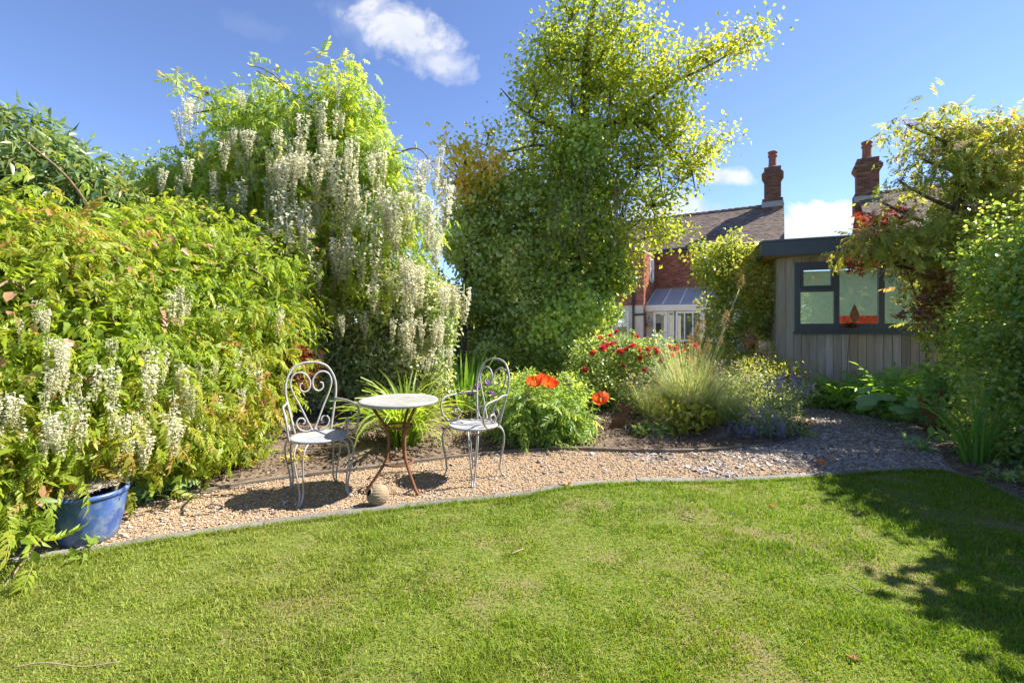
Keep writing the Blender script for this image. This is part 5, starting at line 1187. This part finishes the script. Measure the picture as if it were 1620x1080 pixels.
# ---------------------------------------------------------------- poppies
po_b = blobs_px([(825, 655, 28, 30), (865, 655, 48, 32), (902, 658, 24, 22), (850, 688, 44, 16), (885, 682, 36, 16), (815, 638, 18, 18), (868, 634, 30, 12)], Z=5.25, rz=.32)
pp = plant('poppy_plant', 'large oriental poppy plant with orange blooms beside the right chair', 'poppy', None)
foliage(pp, 'foliage', 'l_poppy', po_b, 1250, T_POPPY, .24, .26, k=4, shell=.6, droop=.25, up=.9, seed=81, spread=.06, freq=3, shoots=.05)
def poppy_mesh(seed):
    r = np.random.default_rng(seed); g = Geo()
    for ring in (0, 1, 2):
        for k in range(3):
            sz = (1, 1, .62)[ring]; a = 2.094*k+ring*1.05+r.uniform(-.15, .15); V = []; n = 7
            for j in range(5):
                u = j/4
                for i in range(n):
                    v = (i/(n-1)-.5)*2; th = a+v*(.62*(.35+.65*u)); rad = (.012+.075*math.sin(u*1.5))*(1+.05*math.sin(v*9+seed)); z = .085*u**1.4+.012*math.sin(v*7+k*2)*u-ring*.004+r.uniform(-.003, .003)
                    V.append((sz*rad*math.cos(th), sz*rad*math.sin(th), z*(1.15 if ring == 2 else 1)))
            q = np.array([(j*n+i, j*n+i+1, (j+1)*n+i+1, (j+1)*n+i) for j in range(4) for i in range(n-1)]); g.add(V, [q], np.clip(r.uniform(.2, .9)+r.normal(0, .08, len(V)), 0, 1))
    return g.mesh('flower', M['f_poppy'])
PM = [poppy_mesh(1), poppy_mesh(2), poppy_mesh(3)]
gs = Geo()
for i, (px, py, Z, s) in enumerate(((847, 606, 4.95, 1.05), (866, 607, 5.0, 1.1), (857, 602, 5.1, 1.0), (952, 633, 4.95, 1.05))):
    p = P(px, py, Z); o = link_mesh('flower', PM[i % 3], pp, loc=p-np.array((0, 0, .03))); o.scale = (s,)*3; o.rotation_euler = (R(18+10*i), R(-8+6*i), i)
    b = np.array((p[0]*.9+(.05 if i < 3 else -.12), Z+.05, .05)); gs.tube(spline([b, (b+p)/2+(.03, 0, .05), p-np.array((0, 0, .03))], 5), .005, 5)
for k in range(7):
    p = P(random.uniform(815, 940), random.uniform(612, 640), 5.2); gs.tube(spline([(p[0], 5.25, .1), p-np.array((0, 0, .15)), p], 4), .004, 5); gs.lathe([(0, 0), (.014, .008), (.016, .02), (.008, .034), (0, .037)], 8, p)
gs.build('stems', M['l_poppy'], pp, kind='stuff'); settle(pp, G(868, 697))

# ---------------------------------------------------------------- rose bush
ro_b = blobs_px([(940, 560, 30, 26), (985, 552, 44, 24), (1035, 560, 36, 28), (955, 600, 44, 30), (1005, 598, 52, 30), (1060, 588, 34, 32), (935, 625, 36, 26), (985, 640, 44, 20), (1030, 620, 36, 26), (925, 590, 26, 28)], Z=7.2, rz=.5)
rs = plant('rose_bush', 'rose bush covered in red blooms in front of the porch', 'rose bush', None)
tp_ = foliage(rs, 'foliage', 'l_rose', ro_b, 13000, T_DIA, .052, .040, k=7, shell=.5, seed=91, spread=.05, freq=2.6, gap=.33, shoots=.14, jit=.2)
limbs(rs, [(1.7, 7.3, 0), (1.7, 7.3, .4)], ro_b, tp_, .012, 50, 'vine', name='stems', rt=.004)
def rose_mesh(seed):
    r = np.random.default_rng(seed); n = 26; t = (np.arange(n)+.5)/n; a = np.arange(n)*2.4; el = 1.45-1.35*t; d = np.stack([np.cos(a)*np.cos(el), np.sin(a)*np.cos(el), np.sin(el)], 1)
    g = Geo(); nn = np.stack([-np.cos(a)*np.sin(el), -np.sin(a)*np.sin(el), np.cos(el)], 1); g.scatter(T_OVAL, d*.008, d+r.normal(0, .12, (n, 3)), nn, .034+.014*t, .036+.012*t, r.random(n)); return g.mesh('rose', M['f_rose'])
RM = [rose_mesh(k) for k in range(3)]
for (px, py) in [(948, 535), (957, 540), (961, 546), (969, 545), (976, 525), (1007, 533), (990, 553), (1010, 554), (1025, 553), (1036, 553), (1041, 558), (1058, 550), (1068, 552), (1047, 572), (1062, 563), (1026, 563), (937, 558), (980, 557), (954, 551), (1001, 549), (1074, 560), (1012, 566), (965, 531), (1054, 590), (1083, 556), (925, 585), (1090, 570), (1100, 548), (1020, 585), (985, 580), (1060, 605), (1078, 612)]:
    o = link_mesh('rose', random.choice(RM), rs, loc=P(px, py, surfY(ro_b, px, py, 7.0)-.05)); s = random.uniform(.85, 1.45); o.scale = (s,)*3; o.rotation_euler = (R(random.uniform(20, 80)), 0, random.uniform(-1, 1))
settle(rs, (1.7, 7.3, 0))

# ---------------------------------------------------------------- feather grass with plumes
sb = G(1092, 678)
st = thing('feather_grass', 'fountain of feather grass with tall golden plumes in the middle of the bed', 'ornamental grass', sb)
def hairs(n, lo, hi, a0, a1, w, rad, seed):
    r = np.random.default_rng(seed); segs = 6; t = np.linspace(0, 1, segs+1); V = []; g = Geo(); az = r.uniform(0, 6.283, n); L = r.uniform(lo, hi, n); arch = r.uniform(a0, a1, n); rr = rad*np.sqrt(r.random(n)); el0 = r.uniform(0, .35, n)
    ang = math.pi/2-el0[:, None]-arch[:, None]*t**1.3; x = np.concatenate([np.zeros((n, 1)), np.cumsum(np.cos(ang[:, :-1]), 1)/segs], 1)*L[:, None]; z = np.concatenate([np.zeros((n, 1)), np.cumsum(np.sin(ang[:, :-1]), 1)/segs], 1)*L[:, None]
    c, s = np.cos(az)[:, None], np.sin(az)[:, None]; px = (rr[:, None]+x)*c; py = (rr[:, None]+x)*s; ww = w*(1-t**3*.9)
    Vl = np.stack([px-s*ww/2, py+c*ww/2, z], 2); Vr = np.stack([px+s*ww/2, py-c*ww/2, z], 2); V = np.stack([Vl, Vr], 2).reshape(-1, 3); m = 2*(segs+1); o = np.arange(n)[:, None]*m+np.arange(segs)[None]*2
    q = np.stack([o, o+1, o+3, o+2], 2).reshape(-1, 4); g.add(V, [q], np.repeat(np.clip(r.random(n)*.8+.05, 0, 1), m)); return g
hairs(1700, .5, 1.1, .3, 2.4, .0062, .17, 7).build('blades', M['l_stipa'], st, kind='stuff')
hairs(260, .9, 1.35, .1, .9, .005, .12, 8).build('tall_blades', M['l_stipa'], st, kind='stuff')
def plume_mesh(seed, n=240):
    r = np.random.default_rng(seed); t = r.random(n)**.8; a = r.uniform(0, 6.283, n); rad = .16*np.sin(np.clip(t*1.1+.08, 0, 1)*math.pi)**.7*(.3+.7*r.random(n)); p = np.stack([rad*np.cos(a), rad*np.sin(a), t], 1); d = np.stack([np.cos(a)*.9, np.sin(a)*.9, r.uniform(-.6, .9, n)], 1)
    g = Geo(); g.scatter(T_DIA, p, d, r.normal(0, 1, (n, 3)), r.uniform(.07, .16, n), .012, r.random(n)); g.tube([(0, 0, -.1), (0, 0, .9)], .008, 4, .2); return g.mesh('plume', M['l_plume'])
PL = [plume_mesh(k) for k in range(4)]
gc = Geo()
for (px, py, Z, L, lean) in [(1148, 505, 6.0, .24, .1), (1106, 566, 6.1, .30, -.06), (1100, 530, 6.2, .34, .02), (1112, 515, 6.3, .22, .08), (1140, 540, 5.9, .14, .3), (1092, 575, 6.0, .26, -.2), (1120, 590, 5.9, .24, .15), (1072, 590, 5.9, .22, -.35), (1196, 562, 5.9, .22, 1.1), (1040, 605, 5.9, .20, -.5), (1172, 446, 6.3, .2, .2), (1090, 548, 6.4, .3, -.1), (1120, 548, 6.2, .22, .1)]:
    p = P(px, py, Z)-sb; o = link_mesh('plume', random.choice(PL), st, loc=p-np.array((math.sin(lean), 0, math.cos(lean)))*L*.5); o.scale = (L*1.1, L*1.1, L); o.rotation_euler = (random.gauss(0, .1), lean, random.uniform(0, 6)*0)
    q = p-np.array((math.sin(lean), 0, math.cos(lean)))*L*.5; gc.tube(spline([(q[0]*.12, q[1]*.12, 0), (q[0]*.5, q[1]*.5, q[2]*.55), q], 6), [.0045]*13, 4)
gc.build('stalks', M['l_stipa'], st, kind='stuff')

for px, py, n_, lab in ((1150, 672, 620, 'pale green grass tuft between the feather grass and the catmint'), (1030, 662, 520, 'loose grey-green grass tuft left of the feather grass near the roses')):
    t = thing('grass_tuft', lab, 'ornamental grass', G(px, py)); hairs(n_, .3, .72, .5, 2.5, .0058, .15, n_).build('blades', M['l_stipa'], t, kind='stuff')

# ---------------------------------------------------------------- catmint
def catmint(label, blobs_, Z, spikes, seed, n=1800):
    t = plant('catmint_plant', label, 'catmint', None, None); bb = blobs_px(blobs_, Z=Z, rz=.25); foliage(t, 'foliage', 'l_catmint', bb, n, T_OVAL, .036, .022, k=6, seed=seed, spread=.035, freq=3, shoots=.2)
    r = np.random.default_rng(seed); me = []
    for k in range(3):
        g = Geo(); m = 46; tt = np.floor(r.random(m)*6)/6+r.uniform(0, .06, m); a = r.uniform(0, 6.283, m); d = np.stack([np.cos(a), np.sin(a), r.uniform(-.2, .5, m)], 1); p = np.stack([.035*np.cos(a), .035*np.sin(a), tt], 1)*np.array((1, 1, 1.)); g.scatter(T_DIA, p, d, r.normal(0, 1, (m, 3)), r.uniform(.06, .11, m), .055, r.random(m)); g.tube([(0, 0, -.6), (0, 0, .95)], .012, 4, .1); me.append(g.mesh('flower_spike', M['f_purple']))
    for (px, py, sx, sy, cnt, L) in spikes:
        for _ in range(cnt):
            x, y = random.gauss(px, sx), random.gauss(py, sy); o = link_mesh('flower_spike', random.choice(me), t, loc=P(x, y, surfY(bb, x, y, Z)-.02)); s = L*random.uniform(.8, 1.3); o.scale = (s,)*3; o.rotation_euler = (random.gauss(0, .3), random.gauss(0, .3), random.uniform(0, 6))
    c0 = np.mean([b[0] for b in bb], 0); settle(t, (c0[0], c0[1], 0))
catmint('front clump of purple catmint spilling at the corner of the bed edging', [(1185, 680, 30, 16), (1215, 678, 30, 18), (1230, 660, 24, 20), (1195, 662, 24, 18)], 5.35, [(1165, 686, 8, 5, 7, .14), (1200, 690, 14, 5, 10, .13), (1232, 682, 10, 10, 12, .15), (1205, 662, 14, 8, 8, .13)], 101)
catmint('taller lavender-blue catmint clump at the far corner of the bed', [(1235, 640, 34, 20), (1215, 620, 24, 20), (1255, 620, 18, 22), (1240, 655, 30, 16)], 6.2, [(1235, 610, 12, 8, 13, .17), (1265, 620, 6, 8, 7, .16), (1215, 625, 14, 10, 7, .15), (1255, 640, 10, 8, 6, .11), (1285, 610, 4, 8, 3, .12)], 102, 2400)
t = plant('alchemilla_plant', 'low pale green plant at the front of the bed beside the rusty hare', 'perennial', None); bb = blobs_px([(1015, 687, 24, 10), (1040, 682, 20, 10)], Z=5.35, rz=.2); foliage(t, 'foliage', 'l_rose', bb, 260, T_PALM, .07, .075, k=4, seed=111, up=1.4, spread=.05); settle(t, G(1025, 695))
# little plants along the foot of the left wisteria
for i, (px, py, s, lab, mat, T, L, n) in enumerate(((255, 785, .20, 'broad-leaved seedling at the gravel edge right of the blue pot', 'l_big', T_PALM, .085, 60), (320, 765, .16, 'yellow-green seedling on the gravel between pot and left chair', 'l_lime', T_PALM, .06, 60), (300, 745, .22, 'low leafy plant spilling from the bed left of the chair', 'l_wist', T_OVAL, .06, 260), (375, 728, .2, 'glossy low leaves under the acer', 'l_big', T_OVAL, .10, 90), (470, 735, .12, 'small yellow-leaved plant behind the left chair legs', 'l_gold', T_OVAL, .05, 80),
        (1456, 712, .16, 'rosette of broad leaves growing alone on the right of the slate path', 'l_big', T_OVAL, .14, 26), (1270, 690, .12, 'small green tuft at the corner of the bed beyond the catmint', 'l_ground', T_OVAL, .05, 60), (805, 690, .14, 'small weeds right of the right chair legs', 'l_lime', T_OVAL, .04, 120), (785, 650, .24, 'yellow-green low foliage behind the right chair seat', 'l_lime', T_LANCE, .08, 220), (1590, 765, .2, 'pale green seedling under the right hedge by the lawn corner', 'l_rose', T_PALM, .08, 60), (130, 880, .08, 'grass tuft against the stone edging below the blue pot', 'l_blade', T_LANCE, .08, 60))):
    b = G(px, py); t = thing('seedling' if 'seedling' in lab else 'low_plant', lab, 'plant', b); bb = [blob_w((0, 0, s*.45), (s, s, s*.5))]
    a = crown(bb, n, T, L, L*(.8 if T is T_PALM else .45), k=3, seed=120+i, shell=.8, up=1.2, droop=.1, spread=L*.4, zmin=-.01); g = Geo(); g.scatter(T, *a[:5], a[5]); g.build('foliage', M[mat], t, kind='stuff')
    g = Geo(); [g.tube([(0, 0, -.02), tuple(c*.5), tuple(c)], .003, 4) for c in a[6][:14]]; g.build('stems', M[mat], t, kind='stuff')

# ---------------------------------------------------------------- right-hand border
el_l = [(1440, 200, 30, 9, .8), (1490, 214, 38, 16), (1560, 215, 46, 22), (1612, 225, 46, 30), (1425, 288, 22, 8, .3), (1400, 322, 18, 8, .25), (1465, 255, 42, 22, .6), (1530, 262, 58, 34), (1600, 280, 50, 46), (1478, 362, 34, 14, .6), (1525, 322, 38, 36), (1560, 330, 56, 44), (1388, 378, 34, 18, .8), (1452, 380, 48, 32), (1515, 390, 56, 44), (1575, 375, 46, 40), (1430, 412, 26, 14, .5), (1490, 440, 34, 30), (1530, 455, 42, 50), (1500, 515, 28, 34), (1368, 396, 20, 12, .6), (1660, 300, 60, 70), (1650, 400, 60, 60)]
el_b = blobs_px(el_l, Z=6.0, rz=.55)
el = plant('elder_tree', 'spreading elder with bronze-green leaves and flat flower heads over the garden room', 'tree', None)
tr = stem(el, [(5.9, 6.2, 0), (5.8, 6.1, .8), (5.75, 6.05, 1.6), (5.8, 6.0, 2.4), (5.9, 6.0, 3.3)], .10, .03)
g = Geo(); a = crown(el_b, 4300, T_PIN, .17, .20, k=4, shell=.5, droop=.35, up=1.0, seed=131, spread=.09, freq=1.9, lump=.3, gap=.36, shoots=.12); g.scatter(T_PIN, *a[:5], a[5])
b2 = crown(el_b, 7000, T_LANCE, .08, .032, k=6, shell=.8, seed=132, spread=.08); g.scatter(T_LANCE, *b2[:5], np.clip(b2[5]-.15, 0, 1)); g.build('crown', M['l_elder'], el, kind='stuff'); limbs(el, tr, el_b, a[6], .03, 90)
um = Geo(); r = np.random.default_rng(9); n = 130; aa = r.uniform(0, 6.283, n); rr = .5*np.sqrt(r.random(n)); um.scatter(T_DIA, np.stack([rr*np.cos(aa), rr*np.sin(aa), .05-.25*rr**2+r.uniform(-.03, .03, n)], 1), r.normal(0, 1, (n, 3))*np.array((1, 1, .2)), np.tile((0, 0, 1.), (n, 1)), .11, .1, r.random(n))
for k in range(5): um.tube([(0, 0, -.35), (.3*math.cos(k*1.26), .3*math.sin(k*1.26), .02)], .012, 4, .1)
umm = um.mesh('flower_head', M['f_elder'])
for (px, py) in [(1440, 193), (1475, 200), (1500, 208), (1545, 205), (1420, 285), (1400, 318), (1470, 240), (1580, 240), (1600, 300), (1480, 335), (1440, 340), (1370, 395), (1365, 372), (1395, 362), (1540, 325), (1610, 260), (1460, 420), (1490, 395), (1390, 430), (1520, 230)]:
    o = link_mesh('flower_head', umm, el, loc=P(px, py, surfY(el_b, px, py, 5.7)-.03)); s = random.uniform(.14, .24); o.scale = (s, s, s); o.rotation_euler = (random.gauss(-.1, .2), random.gauss(0, .2), random.uniform(0, 6))
settle(el, (5.9, 6.2, 0))
ra = plant('red_acer', 'red-leaved acer tips in front of the garden room fascia and window', 'acer', None)
ra_b = blobs_px([(1370, 350, 22, 12), (1395, 360, 18, 12), (1350, 420, 20, 5), (1372, 412, 16, 7), (1410, 345, 16, 10, .7)], Z=6.3, rz=.22); tr = stem(ra, [(5.95, 6.5, 0), (5.85, 6.45, 1.2), (5.5, 6.4, 2.2), (5.1, 6.35, 2.75)], .022, .008)
g = Geo(); a = crown(ra_b, 260, T_PALM, .085, .085, k=4, seed=141, up=1.2, droop=.4, spread=.06); g.scatter(T_PALM, *a[:5], a[5]); g.build('foliage', M['l_red'], ra, kind='stuff'); 
da_b = blobs_px([(1480, 470, 34, 18), (1455, 498, 26, 8), (1505, 500, 26, 22), (1480, 440, 32, 14)], Z=5.6, rz=.3); g = Geo(); a = crown(da_b, 260, T_PALM, .075, .075, k=4, seed=142, up=1.2, droop=.4, spread=.06); g.scatter(T_PALM, *a[:5], a[5]); g.build('lower_foliage', M['l_redgreen'], ra, kind='stuff'); limbs(ra, tr, ra_b+da_b, a[6], .012, 30); settle(ra, (5.95, 6.5, 0))

# privet-like hedge: runs from beside the path past the camera on the right
hg_b = blobs_px([(1616, 365, 4.6, 36, 40), (1576, 425, 4.7, 44, 44), (1625, 440, 4.4, 50, 55), (1571, 505, 4.8, 42, 52), (1620, 525, 4.4, 55, 62), (1574, 590, 4.8, 42, 55), (1625, 615, 4.3, 55, 62), (1596, 665, 4.6, 40, 46), (1640, 690, 4.2, 50, 50), (1605, 720, 4.3, 34, 26), (1700, 500, 4.3, 70, 90), (1700, 640, 4.2, 70, 80), (1556, 545, 4.95, 34, 44)], rz=.5)
hg_w = []
for k in range(7):
    t_ = k/6; x, y = 5.9-1.15*t_, 4.6-3.0*t_
    for zc in (.55, 1.3, 1.95, 2.35): hg_w.append(blob_w((x+.12*math.sin(k*2+zc), y, zc+.12*math.sin(k*1.7)), (.62, .5, .55)))
hg = plant('hedge', 'tall small-leaved hedge with yellow-green tips along the right edge', 'hedge', None)
foliage(hg, 'foliage', 'l_hedge', hg_b, 24000, T_DIA, .052, .036, k=8, shell=.45, seed=151, spread=.055, freq=2.4, lump=.35, gap=.33, shoots=.14, jit=.2)
foliage(hg, 'side_foliage', 'l_hedge', hg_w, 36000, T_DIA, .115, .09, k=8, shell=.7, seed=152, spread=.08, freq=2.0, lump=.3, gap=.25)
g = Geo()
for k in range(8): b = np.array((5.2-1.2*k/7, 4.5-2.9*k/7, 0)); g.tube(spline([b, b+(random.uniform(-.1, .1), 0, .8), b+(random.uniform(-.2, .2), random.uniform(-.2, .2), 1.9)], 5), np.linspace(.035, .012, 11), 6)
g.build('stems', M['bark'], hg)
g = Geo(); a = crown(hg_b, 90, T_DIA, .03, .03, k=3, shell=.1, seed=153, spread=.02); g.scatter(T_DIA, *a[:5], a[5]); g.build('yellow_flowers', M['f_yellow'], hg, kind='stuff')
settle(hg, (4.9, 4.2, 0))

# fern, broad leaves and ground cover before the garden room
def fern(label, base, n, L, seed):
    t = thing('fern', label, 'fern', base); r = random.Random(seed); g = Geo(); tv, tf = T_FERN; g.add(tv, tf, rng.random(len(tv))*.7+.2); me = g.mesh('frond', M['l_fern'])
    for k in range(n):
        a = 6.283*k/n+r.gauss(0, .15); el_ = r.uniform(.55, 1.15); d = (math.cos(a)*math.cos(el_), math.sin(a)*math.cos(el_), math.sin(el_)); o = link_mesh('frond', me, t); o.matrix_local = dirmat((0, 0, 0), d, (-d[0]*.8, -d[1]*.8, 1), L*r.uniform(.8, 1.15))
fern('large fern with arching fronds under the elder', np.array((5.35, 6.35, .25)), 17, .72, 1); fern('smaller fern beside the garden room wall below the window end', np.array((4.95, 6.75, .15)), 13, .55, 2)
def broad_leaf_mesh(seed):
    r = np.random.default_rng(seed); g = Geo(); n = 18; V = [(0, 0, 0)]
    for i in range(n+1):
        a = -2.6+5.2*i/n; lob = .78+.22*abs(math.cos(a*2.4)); rad = .5*lob*(1.05 if abs(a) < 1 else .95); V.append((.32+rad*math.cos(a), rad*math.sin(a), -.10*rad*rad*4*.6+.02*math.sin(a*7)))
    g.add(V, [np.array([(0, i, i+1) for i in range(1, n+1)])], np.clip(.3+.5*r.random(len(V)), 0, 1)); g.tube([(-.8, 0, -.5), (-.3, 0, -.12), (0, 0, 0)], .018, 4, .3); return g.mesh('leaf', M['l_big'])
BL = [broad_leaf_mesh(k) for k in range(3)]
bp_ = thing('broad_leaf_plant', 'plant with large lobed leaves between the fern and the rusty bird', 'perennial', np.array((4.95, 5.85, 0)))
for k in range(34):
    a = random.uniform(0, 6.28); rr = .42*math.sqrt(random.random()); zz = .62-.8*rr+random.uniform(-.1, .08); o = link_mesh('leaf', random.choice(BL), bp_); o.matrix_local = dirmat((rr*math.cos(a), rr*math.sin(a), max(.12, zz)), (math.cos(a), math.sin(a), -.35), (.2*math.cos(a)+random.gauss(0, .15), -.25, 1), random.uniform(.16, .27))
for i, (pxs, lab, n, Z) in enumerate((([(1300, 625, 22, 14), (1330, 630, 26, 14)], 'hardy geranium ground cover at the left foot of the garden room', 1500, 7.3), ([(1370, 635, 30, 16), (1400, 640, 30, 14)], 'hardy geranium ground cover below the rusted flower', 1700, 6.9), ([(1430, 645, 26, 14), (1450, 655, 22, 10), (1400, 655, 24, 8)], 'hardy geranium ground cover at the path edge before the broad leaves', 1500, 6.5), ([(1420, 610, 30, 16), (1380, 612, 24, 14)], 'leafy ground cover against the timber boards', 1300, 7.1), ([(1500, 620, 30, 40), (1520, 660, 30, 24), (1475, 640, 24, 20)], 'shaded ground cover between the rusty bird and the hedge', 2200, 5.6))):
    bb = blobs_px(pxs, Z=Z, rz=.3); t = plant('groundcover_plant', lab, 'perennial', None); foliage(t, 'foliage', 'l_ground', bb, n, T_PALM, .075, .08, k=5, seed=160+i, up=1.3, spread=.06, freq=3, droop=.1)
    c0 = np.mean([b[0] for b in bb], 0); limbs(t, [(c0[0], c0[1], 0), (c0[0], c0[1], .1)], bb, [], .005, 0, 'l_ground', name='stems'); settle(t, (c0[0], c0[1], 0))

# climber on the house side of the garden room
cl_b = blobs_px([(1140, 408, 40, 16), (1118, 425, 20, 20, .6), (1160, 435, 38, 34), (1130, 465, 24, 40), (1155, 500, 36, 44), (1195, 450, 20, 44, 1.2), (1206, 500, 14, 40, 1.4), (1210, 430, 10, 30, 1.2), (1135, 545, 30, 30), (1150, 400, 30, 16, .6), (1185, 400, 22, 14, .6), (1108, 396, 16, 8, .4), (1152, 378, 8, 10, .8)], Z=8.9, rz=.45)
cl = plant('climber', 'leafy climber on a post between the brick house and the garden room', 'climber', None)
tr = stem(cl, [(4.25, 9.0, 0), (4.25, 8.95, .9), (4.2, 8.9, 1.7), (4.15, 8.9, 2.4)], .05, .025, 'timber')
tp_ = foliage(cl, 'foliage', 'l_climb', cl_b, 9500, T_OVAL, .075, .048, k=7, seed=171, spread=.075, freq=1.9, gap=.38, shoots=.2); limbs(cl, tr, cl_b, tp_, .014, 60, 'vine', rt=.005); settle(cl, (4.25, 9, 0))

# trees and hedge behind the camera, seen only as reflections in the garden room window
rh = plant('boundary_hedge', 'tall leafy boundary hedge on the far side of the lawn behind the viewpoint', 'hedge', None)
rb_ = [blob_w((x, -6.2+.4*math.sin(x*2), z), (1.0, .8, .9)) for x in np.arange(-1, 8.1, 1.3) for z in (.7, 1.9, 3.0)]
foliage(rh, 'foliage', 'l_tree', rb_, 9000, T_DIA, .22, .17, k=6, seed=181, spread=.25, freq=.9, shell=.5); stem(rh, [(3.5, -6.2, 0), (3.5, -6.2, 2.5)], .1, .05); settle(rh, (3.5, -6.2, 0))
